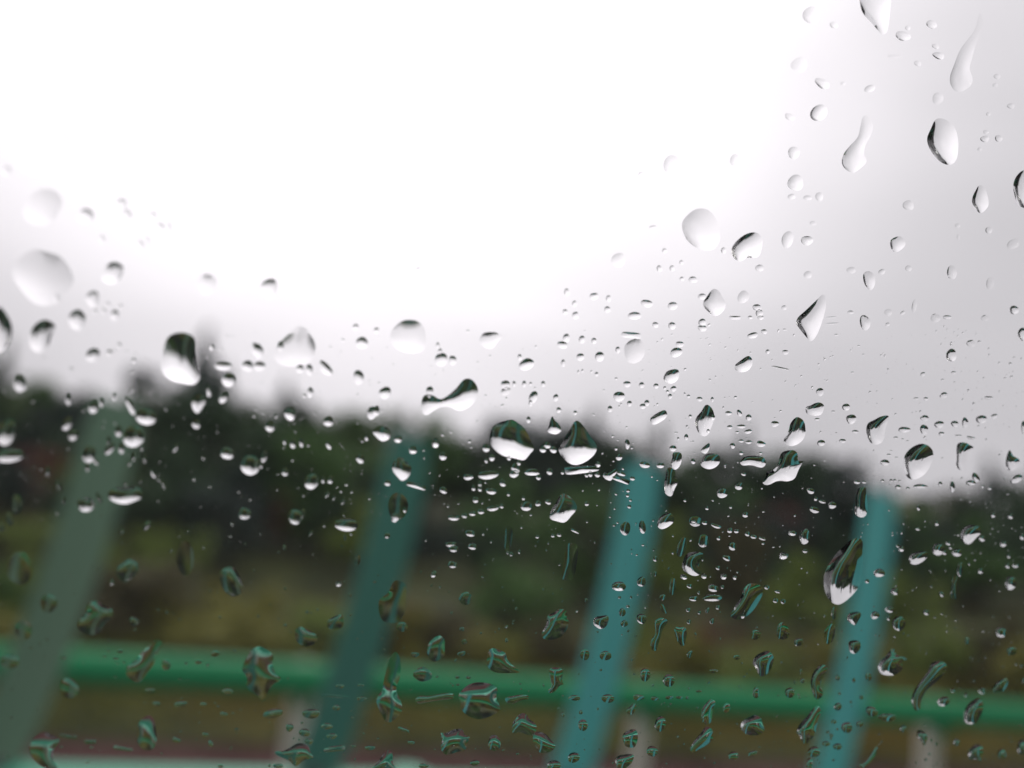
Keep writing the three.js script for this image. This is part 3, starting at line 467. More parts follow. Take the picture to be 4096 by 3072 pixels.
tile(1024, 900, S1, ({ D, S, P }) => {
  P(.5, 1180, 900, 1240, 840, 1330, 820, 1430, 850, 1470, 980, 1450, 1080, 1340, 1110, 1200, 1060, 1160, 980);
  P(.36, 370, 870, 440, 900, 490, 980, 520, 1080, 470, 1180, 330, 1220, 200, 1200, 150, 1130, 190, 1030, 300, 930);
  P(.5, 1960, 940, 2080, 930, 2130, 960, 2090, 1010, 2040, 1070, 1980, 1060, 1930, 1010);
  P(.9, 1430, 1530, 1450, 1470, 1530, 1470, 1590, 1510, 1650, 1480, 1740, 1400, 1800, 1330, 1860, 1330, 1920, 1420, 1890, 1530, 1830, 1580, 1750, 1610, 1680, 1570, 1600, 1570, 1540, 1600, 1460, 1650, 1430, 1610);
  S([[110, 510, 140, 75, 10, .85], [915, 995, 95, 48, 0, .75], [885, 1285, 75, 65, 0, .75], [1115, 1425, 90, 50, 15, .75], [1600, 1135, 100, 55, -15, .75], [1700, 1150, 60, 40, -15, .7], [20, 1060, 80, 60, 0, .75], [30, 1200, 90, 40, 0, .6], [470, 1425, 45, 40], [380, 1225, 60, 35], [460, 1230, 55, 45], [1500, 1420, 60, 45, 0, .7], [2155, 1362, 70, 38, 0, .65], [210, 1030, 50, 40], [300, 1605, 70, 50, 0, .65], [1400, 375, 45, 22, 0, .7], [1570, 1030, 30, 28], [1590, 1080, 36, 24], [860, 870, 50, 25], [1040, 900, 40, 25], [1040, 1585, 50, 40]]);
  D([[600, 1240, 80, 160, -38, .75]]);
});
tile(2048, 600, S1, ({ D, S, P }) => {
  P(.6, 1470, 630, 1520, 560, 1590, 510, 1680, 510, 1750, 570, 1790, 680, 1800, 770, 1740, 860, 1650, 870, 1570, 830, 1500, 760);
  P(.9, 1900, 850, 1960, 770, 2040, 720, 2120, 715, 2165, 770, 2150, 880, 2120, 930, 2030, 930, 1970, 965, 1910, 920);
  P(.7, 1740, 1200, 1690, 1260, 1650, 1330, 1700, 1400, 1760, 1435, 1820, 1400, 1850, 1340, 1820, 1270, 1780, 1210);
  D([[1390, 130, 170, 170, 0, .5], [1115, 210, 65, 45, -30, .6], [1220, 670, 75, 40, 0, .6], [920, 950, 110, 140, 25, .45], [1930, 90, 90, 110, 0, .35], [2000, 1270, 100, 110, 0, .4], [2140, 1020, 80, 60, 0, .55]]);
  S([[475, 1213, 42, 32], [710, 1250, 68, 30], [835, 1270, 40, 26], [540, 1315, 36, 26], [460, 1388, 40, 22], [550, 1415, 55, 30, -30], [825, 1365, 50, 26], [1165, 1312, 100, 30, 8], [1390, 1332, 80, 32, 5], [1060, 1418, 110, 30, -5], [1240, 1500, 50, 24], [1385, 1505, 60, 30], [1030, 1588, 150, 26, 5], [1645, 1255, 70, 24], [2120, 1348, 70, 28, 10], [2140, 1395, 60, 30], [470, 1608, 56, 34], [605, 1622, 48, 32], [710, 1637, 40, 26], [1645, 1475, 60, 30, -20], [1645, 1527, 70, 26, 12], [1565, 1108, 70, 26, 5], [1470, 1105, 40, 18], [1275, 1012, 44, 26], [1385, 1010, 40, 24], [1320, 860, 40, 20], [1465, 963, 36, 18], [1830, 855, 40, 26], [1930, 1442, 100, 14], [2060, 1440, 40, 14], [2150, 1440, 50, 18], [2080, 1590, 80, 26, -15], [2180, 1560, 50, 20]]);
});
tile(2560, 1368, S1, ({ D, W, S, P }) => {
  P(.9, 210, 290, 240, 250, 330, 240, 335, 310, 300, 350, 250, 360, 205, 330);
  P(.9, 815, 210, 870, 160, 940, 120, 970, 150, 970, 200, 930, 250, 860, 262, 825, 240);
  P(.9, 90, 665, 140, 620, 220, 590, 235, 640, 180, 690, 110, 715);
  P(.8, 575, 540, 530, 600, 480, 670, 490, 750, 530, 810, 580, 810, 620, 730, 645, 650, 620, 570);
  P(.85, 525, 940, 570, 890, 600, 875, 600, 920, 570, 965, 535, 955);
  P(.85, 285, 960, 355, 960, 360, 1030, 330, 1090, 295, 1105, 265, 1060, 280, 1000);
  P(.85, 525, 1040, 570, 970, 680, 980, 690, 1040, 650, 1085, 590, 1100, 530, 1070);
  P(.9, 865, 1040, 910, 990, 1070, 1000, 1090, 1050, 1060, 1085, 960, 1065, 880, 1065);
  P(.9, 1230, 950, 1350, 940, 1365, 1000, 1360, 1030, 1420, 1025, 1395, 1060, 1360, 1130, 1340, 1180, 1280, 1205, 1190, 1200, 1100, 1240, 1055, 1220, 1090, 1170, 1090, 1120, 1150, 1110, 1200, 1040, 1210, 980);
  P(.8, 240, 1090, 300, 1100, 310, 1170, 330, 1200, 300, 1270, 270, 1335, 220, 1310, 210, 1240, 225, 1150);
  P(.9, 150, 1580, 170, 1520, 220, 1480, 270, 1480, 295, 1520, 290, 1555, 240, 1600, 190, 1618, 160, 1605);
  D([[315, 90, 110, 80, -15, .75], [345, 20, 75, 50, 0, .65], [1215, 228, 170, 12, 12, .7], [285, 920, 60, 55, 0, .8], [22, 1600, 60, 115, 0, .9], [480, 1550, 110, 90, 0, .45]]);
  S([[15, 360, 40, 26], [140, 370, 40, 22], [290, 393, 45, 24], [215, 390, 24, 14], [238, 423, 24, 14], [260, 460, 34, 20], [420, 462, 26, 14], [515, 485, 50, 18, 8], [625, 487, 24, 22], [825, 472, 24, 12], [60, 515, 40, 26], [25, 545, 50, 22, -15], [765, 607, 55, 18], [860, 600, 36, 30, -30], [940, 640, 45, 26], [435, 635, 26, 16], [775, 728, 45, 16], [875, 722, 70, 16], [935, 765, 60, 18, -8], [840, 775, 30, 10], [400, 810, 32, 26], [875, 848, 40, 14], [940, 858, 45, 16], [1045, 868, 75, 26], [800, 885, 40, 24], [630, 640, 36, 24], [590, 762, 26, 18], [1105, 75, 34, 18]]);
  W([[40, 1073, 85, 28, 8], [178, 1077, 60, 24, -15], [855, 1260, 64, 32, -5], [712, 1325, 85, 44, 15], [875, 968, 34, 18], [1043, 966, 26, 12], [460, 1042, 36, 24], [895, 1148, 40, 14, 15], [390, 1375, 24, 14], [910, 1503, 45, 26, 10], [560, 1570, 44, 18, 12], [658, 1598, 80, 18, 15], [778, 1638, 44, 24, 15], [835, 1642, 40, 18, 5], [580, 1443, 30, 16, -30], [785, 1433, 24, 12], [463, 1556, 40, 14]]);
});
tile(1880, 1600, S3, ({ D, W, P }) => {
  P(1, 620, 290, 700, 340, 800, 420, 860, 520, 920, 650, 955, 710, 880, 800, 800, 895, 700, 870, 600, 850, 500, 830, 390, 760, 320, 680, 295, 560, 310, 480, 340, 400, 430, 340, 540, 310);
  P(1, 1570, 300, 1650, 360, 1740, 490, 1840, 620, 1880, 690, 1840, 800, 1740, 890, 1650, 940, 1560, 962, 1470, 940, 1380, 860, 1320, 780, 1305, 710, 1340, 670, 1400, 560, 1480, 430);
  P(.9, 1215, 240, 1250, 300, 1320, 370, 1345, 450, 1290, 500, 1210, 500, 1145, 465, 1170, 370, 1185, 300);
  P(.9, 1960, 1100, 2060, 1050, 2160, 1020, 2170, 1060, 2110, 1140, 2080, 1190, 1990, 1160);
  W([[240, 735, 100, 55], [325, 872, 80, 50, 10], [1140, 690, 90, 50], [1075, 750, 90, 50, 8], [1228, 755, 95, 50, 8], [720, 945, 55, 45], [240, 910, 45, 40], [575, 872, 60, 35], [1890, 968, 70, 45], [270, 1132, 280, 65, -5], [675, 1035, 110, 75, -35], [650, 1112, 135, 55, -2], [915, 1088, 195, 55, 6], [1175, 1077, 80, 52], [1640, 1053, 440, 60, -6], [1010, 1157, 70, 42], [1775, 1112, 60, 45], [1720, 1122, 50, 35], [1880, 1117, 75, 42], [1365, 1082, 45, 32], [485, 1247, 85, 60, -25], [150, 1255, 55, 45], [55, 1315, 60, 45], [148, 1327, 60, 42], [315, 1365, 140, 48, 15], [570, 1402, 45, 32], [85, 1492, 80, 45, 15], [340, 1612, 170, 42, -8], [470, 1580, 55, 35], [830, 1595, 160, 68, -12], [1005, 1543, 80, 42, -10], [1155, 1520, 85, 38, 8], [1725, 1543, 60, 35, 5], [790, 1460, 45, 32]]);
});
tile(1536, 1600, S1, ({ D, W, P }) => {
  P(.95, 70, 590, 100, 510, 150, 495, 200, 540, 238, 585, 215, 660, 160, 700, 120, 670);
  P(.9, 1430, 990, 1470, 910, 1540, 810, 1600, 830, 1670, 930, 1620, 1000, 1560, 1060, 1500, 1050, 1440, 1030);
  D([[445, 375, 60, 80, 0, .75], [118, 340, 60, 60, 0, .65], [20, 290, 70, 110, 0, .75], [1610, 1400, 110, 340, 8, .4], [1075, 1200, 60, 220, 5, .35], [2085, 1110, 90, 120, 0, .6], [120, 920, 180, 230, 10, .5]]);
  W([[730, 676, 80, 26], [30, 728, 50, 28, 20], [278, 750, 160, 22, 16], [515, 792, 65, 26, 38], [250, 440, 60, 32, 5], [510, 500, 60, 36, 5], [605, 1028, 90, 26, -5], [697, 1008, 48, 22], [765, 990, 52, 22], [840, 973, 54, 22], [748, 1165, 76, 30, 15], [580, 1255, 88, 24, -5], [602, 1298, 75, 28, -3], [765, 1277, 72, 28, 2], [595, 1435, 75, 30, 8], [432, 1515, 55, 24, -38], [2050, 645, 65, 20, 20], [2050, 700, 150, 20, 20], [2147, 686, 40, 18, 10], [2105, 832, 26, 14], [2110, 790, 28, 16], [2120, 928, 30, 16], [2130, 872, 22, 12], [1325, 1188, 30, 16], [1460, 1178, 32, 16], [1515, 1172, 38, 18], [1655, 1138, 75, 14, 20], [1100, 1340, 30, 18, 20], [1070, 1325, 24, 14, 20], [1170, 1320, 24, 18], [2005, 1635, 44, 16, 5], [2045, 1632, 34, 18]]);
});
tile(1024, 1600, S2, ({ D, W, P }) => {
  P(.8, 1410, 310, 1500, 320, 1550, 370, 1530, 450, 1450, 475, 1380, 420, 1345, 370);
  W([[95, 680, 65, 75, 15], [60, 770, 36, 40], [335, 850, 70, 50, 10], [640, 980, 145, 95, 18], [775, 935, 45, 45], [858, 937, 65, 50], [820, 1105, 36, 44, 30], [900, 1140, 28, 36, 30], [1003, 1188, 34, 44, 30], [455, 1385, 150, 90, -30], [540, 1335, 50, 60], [1040, 1470, 245, 75, -3], [630, 1555, 30, 40, 35], [1600, 1380, 80, 55, 10], [1715, 1283, 36, 32], [525, 510, 52, 56], [425, 528, 60, 56], [330, 495, 36, 40], [1200, 700, 85, 55, -15], [1275, 450, 40, 40]]);
  D([[390, 170, 110, 150, -20, .7], [160, 310, 110, 110, 0, .65], [835, 250, 110, 110, -30, .65], [1340, 150, 110, 150, 20, .6], [1640, 450, 80, 80, 0, .7], [2070, 495, 80, 100, 0, .75], [1810, 590, 90, 60, 0, .65], [840, 520, 65, 100, -20, .75]]);
});
tile(512, 1800, S2, ({ D, W, P }) => {
  P(.85, 1060, 1420, 1120, 1360, 1200, 1350, 1280, 1450, 1315, 1560, 1290, 1660, 1180, 1680, 1080, 1560);
  W([[1345, 762, 130, 70, 3], [215, 895, 55, 60, 40], [1800, 1138, 38, 34], [290, 300, 36, 56, -30], [410, 425, 34, 60, -20]]);
  D([[660, 1250, 200, 400, 0, .3]]);
});
tile(0, 1900, S2, ({ D, W, P }) => {
  P(.9, 1240, 220, 1300, 160, 1450, 150, 1580, 140, 1640, 200, 1640, 260, 1560, 300, 1450, 335, 1340, 320, 1265, 280);
  P(.9, 890, 300, 960, 270, 1040, 270, 1085, 340, 1070, 390, 1000, 425, 930, 410, 895, 350);
  P(.8, 1330, 1110, 1420, 1010, 1500, 970, 1570, 1000, 1590, 1100, 1540, 1180, 1440, 1240, 1370, 1200);
  W([[675, 150, 45, 70, -20], [725, 310, 45, 45], [1140, 295, 45, 70, -25], [105, 540, 60, 75, -10], [190, 380, 110, 110, 0, .5], [15, 630, 45, 50], [1285, 1250, 36, 36]]);
  D([[220, 1080, 280, 380, 0, .35], [560, 1480, 190, 220, 0, .45]]);
});
tile(1280, 2000, S2, ({ D, W }) => {
  W([[215, 980, 55, 38, 20], [290, 450, 30, 40]]);
  D([[775, 410, 70, 65, 0, .7], [430, 690, 60, 120, 0, .45]]);
});
tile(2048, 1300, S2, ({ D, W, S, P }) => {
  P(.85, 80, 460, 150, 390, 200, 385, 260, 430, 240, 480, 150, 525, 85, 500);
  P(.5, 1300, 240, 1380, 170, 1470, 160, 1530, 270, 1510, 380, 1430, 440, 1340, 430, 1300, 340);
  D([[580, 230, 120, 85, 5, .75], [790, 370, 95, 85, -20, .75], [1010, 365, 110, 110, -20, .85]]);
  S([[90, 355, 45, 36], [590, 422, 45, 40], [1220, 270, 50, 36], [140, 663, 44, 36], [360, 663, 44, 34], [25, 663, 36, 34], [215, 668, 30, 20], [245, 800, 90, 70, 30], [505, 818, 55, 40, 10], [215, 885, 40, 36], [1235, 795, 110, 60, -25], [1325, 665, 80, 34, 5], [1355, 890, 50, 32], [1130, 950, 50, 36], [190, 1075, 40, 36], [540, 965, 50, 30], [730, 1000, 40, 24], [975, 555, 40, 24]]);
  W([[1330, 1400, 48, 60], [1235, 1540, 65, 40, 5], [990, 1620, 52, 32, 10], [1200, 1435, 30, 24]]);
});
tile(1700, 1100, S2, ({ D }) => D([[930, 1340, 120, 90, -30, .4]]));
tile(2400, 1900, S2, ({ D, W, P }) => {
  P(1, 960, 980, 1000, 910, 1080, 885, 1160, 890, 1200, 920, 1160, 980, 1140, 1060, 1175, 1125, 1110, 1165, 1020, 1140, 950, 1080);
  W([[1368, 738, 45, 26, 10], [1525, 840, 90, 45, 35], [1460, 970, 85, 34, 25], [1360, 1080, 48, 24, 10], [1425, 1185, 65, 34, 10], [1553, 1192, 44, 28, 15], [1200, 1178, 68, 28, 20], [965, 1188, 75, 28, 22], [1870, 740, 75, 20, 20], [1768, 720, 65, 24, 20], [1698, 690, 55, 28, 15], [2115, 950, 95, 40, -15], [2195, 680, 50, 26, 10], [1880, 795, 30, 16], [1185, 985, 24, 14]]);
  D([[1195, 760, 130, 150, 0, .5], [945, 830, 110, 230, 10, .45], [640, 965, 60, 65, 0, .65], [640, 1140, 45, 55, 0, .55], [425, 920, 26, 22]]);
});
drops.push({ e: [1119, 193, 84, 9, 1], s: .9 });

// ------------------------------------------------------------------ drop shapes: water held by its own skin, solved over each outline
function outline(d) {                                         // closed outline in pixels
  if (d.pts) {
    const c = new THREE.CatmullRomCurve3(d.pts.map(p => new THREE.Vector3(p[0], p[1], 0)), true, 'centripetal');
    let q = c.getSpacedPoints(80).slice(0, 80).map(p => [p.x, p.y]);
    for (let k = 0; k < 3; k++) q = q.map((p, i) => { const a = q[(i + 79) % 80], b = q[(i + 1) % 80]; return [(a[0] + 2 * p[0] + b[0]) / 4, (a[1] + 2 * p[1] + b[1]) / 4]; });
    return q;
  }
  const [cx, cy, w, h, rot = 0] = d.e, r = rot * D2R, n = d.n || 28, out = [];
  const big = Math.min(1, Math.max(w, h) / 40), a1 = rr(-0.09, 0.09) * big, a2 = rr(0, 6.28), a3 = rr(-0.06, 0.06) * big, a4 = rr(0, 6.28), tap = rr(-0.12, 0.12);
  const q = Math.max(w, h) / Math.min(w, h) > 3 ? 0.55 : 1;      // long ones are rod shaped
  for (let k = 0; k < n; k++) {
    const t = k / n * 6.28319, f = 1 + a1 * Math.cos(2 * t + a2) + a3 * Math.cos(3 * t + a4);
    const c = Math.cos(t), s = Math.sin(t);
    let x = Math.sign(c) * Math.pow(Math.abs(c), q) * w / 2 * f, y = Math.sign(s) * Math.pow(Math.abs(s), q) * h / 2 * f * (1 + tap * c);
    out.push([cx + x * Math.cos(r) - y * Math.sin(r), cy + x * Math.sin(r) + y * Math.cos(r)]);
  }
  return out;
}
const area2 = p => { let s = 0; for (let i = 0; i < p.length; i++) { const a = p[i], b = p[(i + 1) % p.length]; s += a[0] * b[1] - b[0] * a[1]; } return s / 2; };
const perim = p => { let s = 0; for (let i = 0; i < p.length; i++) { const a = p[i], b = p[(i + 1) % p.length]; s += Math.hypot(a[0] - b[0], a[1] - b[1]); } return s; };
function inside(p, x, y) { let c = false; for (let i = 0, j = p.length - 1; i < p.length; j = i++) { if ((p[i][1] > y) !== (p[j][1] > y) && x < (p[j][0] - p[i][0]) * (y - p[i][1]) / (p[j][1] - p[i][1]) + p[i][0]) c = !c; } return c; }
function edgeDist(p, x, y) { let m = 1e9; for (let i = 0; i < p.length; i++) { const a = p[i], b = p[(i + 1) % p.length], dx = b[0] - a[0], dy = b[1] - a[1], t = Math.max(0, Math.min(1, ((x - a[0]) * dx + (y - a[1]) * dy) / (dx * dx + dy * dy))); m = Math.min(m, Math.hypot(x - a[0] - dx * t, y - a[1] - dy * t)); } return m; }
function delaunay(pts) {
  const n = pts.length, st = [...pts, [-50, -40], [50, -40], [0, 60]];
  const circ = (a, b, c) => {
    const [ax, ay] = st[a], [bx, by] = st[b], [cx, cy] = st[c], d = 2 * (ax * (by - cy) + bx * (cy - ay) + cx * (ay - by));
    const A = ax * ax + ay * ay, B = bx * bx + by * by, C = cx * cx + cy * cy;
    const ux = (A * (by - cy) + B * (cy - ay) + C * (ay - by)) / d, uy = (A * (cx - bx) + B * (ax - cx) + C * (bx - ax)) / d;
    return [a, b, c, ux, uy, (ax - ux) ** 2 + (ay - uy) ** 2];
  };
  let tris = [circ(n, n + 1, n + 2)];
  for (let i = 0; i < n; i++) {
    const [x, y] = pts[i], edges = new Map(), keep = [];
    for (const t of tris) {
      if ((x - t[3]) ** 2 + (y - t[4]) ** 2 < t[5]) for (const [a, b] of [[t[0], t[1]], [t[1], t[2]], [t[2], t[0]]]) { const k = a < b ? a * 5000 + b : b * 5000 + a; edges.set(k, edges.has(k) ? null : [a, b]); }
      else keep.push(t);
    }
    for (const e of edges.values()) if (e) keep.push(circ(e[0], e[1], i));
    tris = keep;
  }
  return tris.filter(t => t[0] < n && t[1] < n && t[2] < n).map(t => [t[0], t[1], t[2]]);
}
function capGeometry(P, tris, hgt, nb, soften = 0) {                       // P: [[u,v]] metres, nb boundary points first; closed with a flat back
  const pos = [], idx = [];
  P.forEach((p, i) => pos.push(p[0], p[1], hgt[i]));
  for (const [a, b, c] of tris) { const s = (P[b][0] - P[a][0]) * (P[c][1] - P[a][1]) - (P[c][0] - P[a][0]) * (P[b][1] - P[a][1]); if (s > 0) idx.push(a, b, c); else idx.push(a, c, b); }
  const cap = new THREE.BufferGeometry(); cap.setAttribute('position', new THREE.Float32BufferAttribute(pos, 3)); cap.setIndex(idx); cap.computeVertexNormals();
  for (let it = 0; it < soften; it++) {                        // even out the shading between neighbours
    const nm = cap.attributes.normal, ac = new Float32Array(nm.array);
    for (let k = 0; k < idx.length; k += 3) for (let e = 0; e < 3; e++) { const i = idx[k + e], j = idx[k + (e + 1) % 3]; for (let c = 0; c < 3; c++) { ac[i * 3 + c] += 0.3 * nm.array[j * 3 + c]; ac[j * 3 + c] += 0.3 * nm.array[i * 3 + c]; } }
    nm.array.set(ac); cap.normalizeNormals();
  }
  const bp = [], bi = [], bn = [];
  P.forEach(p => { bp.push(p[0], p[1], 0); bn.push(0, 0, -1); });
  for (let k = 0; k < idx.length; k += 3) bi.push(idx[k], idx[k + 2], idx[k + 1]);
  const back = new THREE.BufferGeometry(); back.setAttribute('position', new THREE.Float32BufferAttribute(bp, 3)); back.setAttribute('normal', new THREE.Float32BufferAttribute(bn, 3)); back.setIndex(bi);
  return mergeGeometries([cap, back]);
}
function shapedDrop(poly, slope) {                             // membrane over any outline, fuller towards the foot
  const A = Math.abs(area2(poly)), Pm = perim(poly), L = Math.sqrt(A), nb = poly.length;
  const unit = poly.map(p => [p[0] / L, p[1] / L]);
  const pts = unit.map(p => [...p]), step = Math.max(0.052, Pm / L / 95);
  let x0 = 1e9, x1 = -1e9, y0 = 1e9, y1 = -1e9; for (const p of unit) { x0 = Math.min(x0, p[0]); x1 = Math.max(x1, p[0]); y0 = Math.min(y0, p[1]); y1 = Math.max(y1, p[1]); }
  const c = [(x0 + x1) / 2, (y0 + y1) / 2];
  for (let k = 0; k < nb; k++) {                               // a ring just inside the rim keeps the edge smooth
    const a = unit[(k + nb - 1) % nb], b = unit[(k + 1) % nb], s = area2(unit) > 0 ? 1 : -1, dx = b[0] - a[0], dy = b[1] - a[1], l = Math.hypot(dx, dy);
    const q = [unit[k][0] - s * dy / l * 0.028, unit[k][1] + s * dx / l * 0.028];
    if (inside(unit, q[0], q[1]) && edgeDist(unit, q[0], q[1]) > 0.02) pts.push(q);
  }
  let row = 0;
  for (let y = y0; y < y1; y += step * 0.87, row++) for (let x = x0 + (row % 2) * step / 2; x < x1; x += step) {
    const q = [x + rr(-1, 1) * step * 0.04, y + rr(-1, 1) * step * 0.04];
    if (inside(unit, q[0], q[1]) && edgeDist(unit, q[0], q[1]) > 0.055) pts.push(q);
  }
  const tris = delaunay(pts).filter(t => inside(unit, (pts[t[0]][0] + pts[t[1]][0] + pts[t[2]][0]) / 3, (pts[t[0]][1] + pts[t[1]][1] + pts[t[2]][1]) / 3));
  const n = pts.length, nbr = Array.from({ length: n }, () => new Map()), ar = new Float64Array(n);
  for (const t of tris) for (let e = 0; e < 3; e++) {
    const i = t[e], j = t[(e + 1) % 3], k = t[(e + 2) % 3], ax = pts[i][0] - pts[k][0], ay = pts[i][1] - pts[k][1], bx = pts[j][0] - pts[k][0], by = pts[j][1] - pts[k][1];
    const cr = Math.abs(ax * by - ay * bx), w = 0.5 * (ax * bx + ay * by) / Math.max(cr, 1e-6);
    nbr[i].set(j, (nbr[i].get(j) || 0) + w); nbr[j].set(i, (nbr[j].get(i) || 0) + w); ar[i] += cr / 6; ar[j] += 0; ar[k] += 0;
  }
  const u = new Float64Array(n), sizeMm = L * 1000, g = Math.min(1.1, sizeMm * sizeMm / 28);
  let load = 0; const f = pts.map((p, i) => { const v = ar[i] * (1 + g * (y1 - p[1]) / (y1 - y0)); load += v; return v; });
  for (let it = 0; it < 260; it++) for (let i = nb; i < n; i++) {
    let s = 0, w = 0; for (const [j, c] of nbr[i]) { const cc = Math.max(c, 0.02); s += cc * u[j]; w += cc; }
    if (w > 0) u[i] += 1.6 * ((s + f[i]) / w - u[i]);
  }
  const k = slope * (Pm / L) / load;
  return capGeometry(pts.map(p => [p[0] * L, p[1] * L]), tris, Array.from(u, h => h * k * L), nb, 3);
}
function roundDrop(poly, slope, rings) {                       // star shaped outline: rings of a paraboloid
  const n = poly.length, A = Math.abs(area2(poly)), Pm = perim(poly), P = [], h = [], tris = [];
  let sx = 0, sy = 0, sxy = 0; for (const p of poly) { sx += p[0] * p[0]; sy += p[1] * p[1]; sxy += p[0] * p[1]; }
  const m = 2 / n, tr = (sx + sy) * m / 2, df = Math.hypot((sx - sy) * m / 2, sxy * m), a2 = tr + df, b2 = Math.max(tr - df, a2 * 0.002);
  const Hh = Math.min(slope * Pm / (2 * A * (1 / a2 + 1 / b2)), 0.62 * Math.sqrt(b2));
  for (let r = 0; r < rings; r++) { const t = 1 - Math.pow(r / rings, 1.25); for (const p of poly) { P.push([p[0] * t, p[1] * t]); h.push(Hh * (1 - t * t)); } }
  P.push([0, 0]); h.push(Hh);
  for (let r = 0; r < rings - 1; r++) for (let k = 0; k < n; k++) { const a = r * n + k, b = r * n + (k + 1) % n, c = a + n, d = b + n; tris.push([a, b, c], [b, d, c]); }
  for (let k = 0; k < n; k++) tris.push([(rings - 1) * n + k, (rings - 1) * n + (k + 1) % n, rings * n]);
  return capGeometry(P, tris, h, n);
}
const GAP = 0.00004;
for (const d of drops) {
  d.px = outline(d);
  const xs = d.px.map(p => p[0]), ys = d.px.map(p => p[1]);
  d.box = [Math.min(...xs), Math.min(...ys), Math.max(...xs), Math.max(...ys)];
  d.size = Math.abs(area2(d.px));
  d.slope = (d.s ?? 0.75) * rr(0.92, 1.06) * (ys[0] > 2520 ? 0.78 : ys[0] < 1300 && xs[0] < 1700 ? 0.85 : 1);
  const uv = d.px.map(p => toPane(p[0], p[1]));
  let cx = 0, cy = 0; for (const p of uv) { cx += p[0] / uv.length; cy += p[1] / uv.length; }
  d.c = [cx, cy]; d.uv = uv.map(p => [p[0] - cx, p[1] - cy]);
}
drops.sort((a, b) => b.size - a.size);
const groundLine = x => 1723 + 0.111 * x;
function describe(d) {
  const [x0, y0, x1, y1] = d.box, w = x1 - x0, h = y1 - y0, x = (x0 + x1) / 2, y = (y0 + y1) / 2, r = Math.sqrt(d.size);
  const size = r > 165 ? 'huge' : r > 115 ? 'large' : r > 75 ? 'medium' : r > 45 ? 'small' : 'tiny';
  let form = w > 2.6 * h ? 'rodlike' : w > 1.45 * h ? 'wide' : h > 2.2 * w ? 'elongated' : h > 1.4 * w ? 'tall' : d.pts ? 'irregular' : 'round';
  const shape = d.pts ? 'ragged' : Math.abs(d.e[4] || 0) > 18 ? 'slanting' : 'smooth';
  const flat = d.slope < 0.45 ? 'flat' : d.slope < 0.8 ? 'shallow' : 'bulging';
  const rail = 2568 + 0.053 * x, tree = groundLine(x) - 220;
  const where = y > rail + 150 ? 'below the green guardrail' : y > rail - 40 ? 'in front of the green guardrail' : y > rail - 330 ? 'just above the green guardrail'
    : y > tree + 330 ? 'over the dark shrubs' : y > tree + 90 ? 'over the dark trees' : y > tree - 130 ? 'at the tree line' : y > tree - 520 ? 'in the grey sky' : 'in the bright sky';
  return `${size} ${form} ${shape} ${flat} raindrop ${where}, ${zone(x)}`;
}
const special = (px, py, label) => { let best, m = 1e9; for (const d of drops) { const x = (d.box[0] + d.box[2]) / 2, y = (d.box[1] + d.box[3]) / 2, q = Math.hypot(x - px, y - py); if (q < m) { m = q; best = d; } } best.label = label; };
special(2050, 1765, 'large round raindrop with pointed crown, dark above and white below, at the tree line');
special(2306, 1770, 'large spade shaped raindrop with a peaked dark top and white foot at the tree line');
special(3375, 2285, 'largest upright oval raindrop with white foot beside a bright teal vane');
special(1795, 1590, 'crooked arm shaped raindrop with a black upper edge above the tree line');
special(720, 1432, 'bucket shaped raindrop with dark mouth and white foot above the trees');
special(3785, 560, 'tall egg shaped raindrop with a black curved edge high in the grey sky');
special(3134, 1868, 'leaf shaped raindrop with a jagged white lower edge at the tree line');
special(3670, 1846, 'big round raindrop half dark half white where sky meets trees');
special(1918, 2804, 'broad shell shaped raindrop crossing the lower edge of the green guardrail');
special(1570, 2745, 'tall figure shaped raindrop hanging across the green guardrail');
special(1820, 2970, 'square cornered raindrop with bright mint band below the green guardrail');
special(500, 1990, 'wide boat shaped raindrop with a thick white lower band over dark shrubs');
special(1410, 2105, 'wide raindrop with a wavy white lower band over dark shrubs');
special(3250, 1280, 'triangular raindrop with black slanted edges in the grey sky');
function place(o, d) { o.position.copy(P0).addScaledVector(U, d.c[0]).addScaledVector(V, d.c[1]).addScaledVector(N, GAP); o.quaternion.copy(PANE_Q); }
function dropGeo(d) { return d.pts ? shapedDrop(d.uv, d.slope) : roundDrop(d.uv, d.slope, d.size > 900 ? 9 : d.size > 300 ? 6 : 4); }
const rest = [];
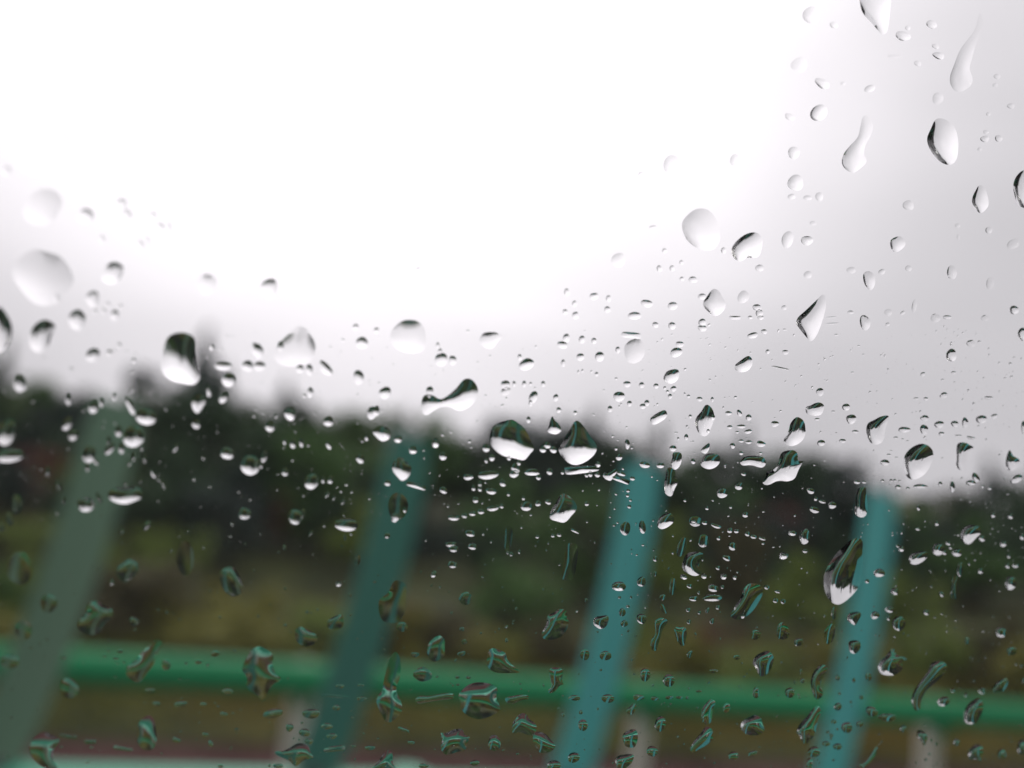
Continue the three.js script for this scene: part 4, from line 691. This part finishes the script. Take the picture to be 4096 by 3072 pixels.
drops.forEach((d, i) => {
  const g = dropGeo(d);
  if (i < 300) {
    const o = mesh(numbered('raindrop'), g, water, scene); place(o, d);
    o.userData = { label: d.label || describe(d), category: 'raindrop', group: 'raindrops on the vehicle window' };
  } else rest.push(g.translate(d.c[0], d.c[1], 0));
});
// fine specks between them, and the same rain on the rest of the pane
function speck(u, v, r, s, n) {
  const poly = [], e = rr(0.7, 1.1), a = rr(0, 3.14), st = rr(1, 1.5);
  for (let k = 0; k < n; k++) { const t = k / n * 6.28319, x = Math.cos(t) * r * st, y = Math.sin(t) * r * e; poly.push([x * Math.cos(a) - y * Math.sin(a), x * Math.sin(a) + y * Math.cos(a)]); }
  rest.push(roundDrop(poly, s, n > 10 ? 5 : 3).translate(u, v, 0));
}
const dropBoxes = drops.map(d => d.box);
for (let k = 0; k < 4200; k++) {
  const px = rr(-100, 4196), py = rr(1300, 3150), w = px / 4096;
  if (rnd() > 0.35 + 0.65 * w) continue;
  if (dropBoxes.some(b => px > b[0] - 8 && px < b[2] + 8 && py > b[1] - 8 && py < b[3] + 8)) continue;
  const [u, v] = toPane(px, py); speck(u, v, 0.00017 * Math.pow(rnd(), 2.5) + 0.00005, rr(0.45, 0.9), 8);
}
const [ua, va] = toPane(-300, -350), [ub, vb] = toPane(4500, 3420);
for (let k = 0; k < 900; k++) {
  const u = rr(-0.62, 0.62), v = rr(-0.38, 0.42);
  if (u < Math.max(ua, ub) + 0.016 && u > Math.min(ua, ub) - 0.016 && v > Math.min(va, vb) - 0.016 && v < Math.max(va, vb) + 0.016) continue;
  speck(u, v, 0.0004 + 0.0026 * Math.pow(rnd(), 2.2), rr(0.5, 0.95), 14);
}
{
  const o = mesh('small_raindrops', mergeGeometries(rest), water, scene);
  o.position.copy(P0).addScaledVector(N, GAP); o.quaternion.copy(PANE_Q);
  o.userData = { kind: 'stuff', label: 'fine rain specks scattered over the vehicle window', category: 'raindrops' };
}
console.log('drops', drops.length);
scene.traverse(o => { if (o.isMesh) { o.castShadow = true; o.receiveShadow = true; } });
renderer.render(scene, camera);
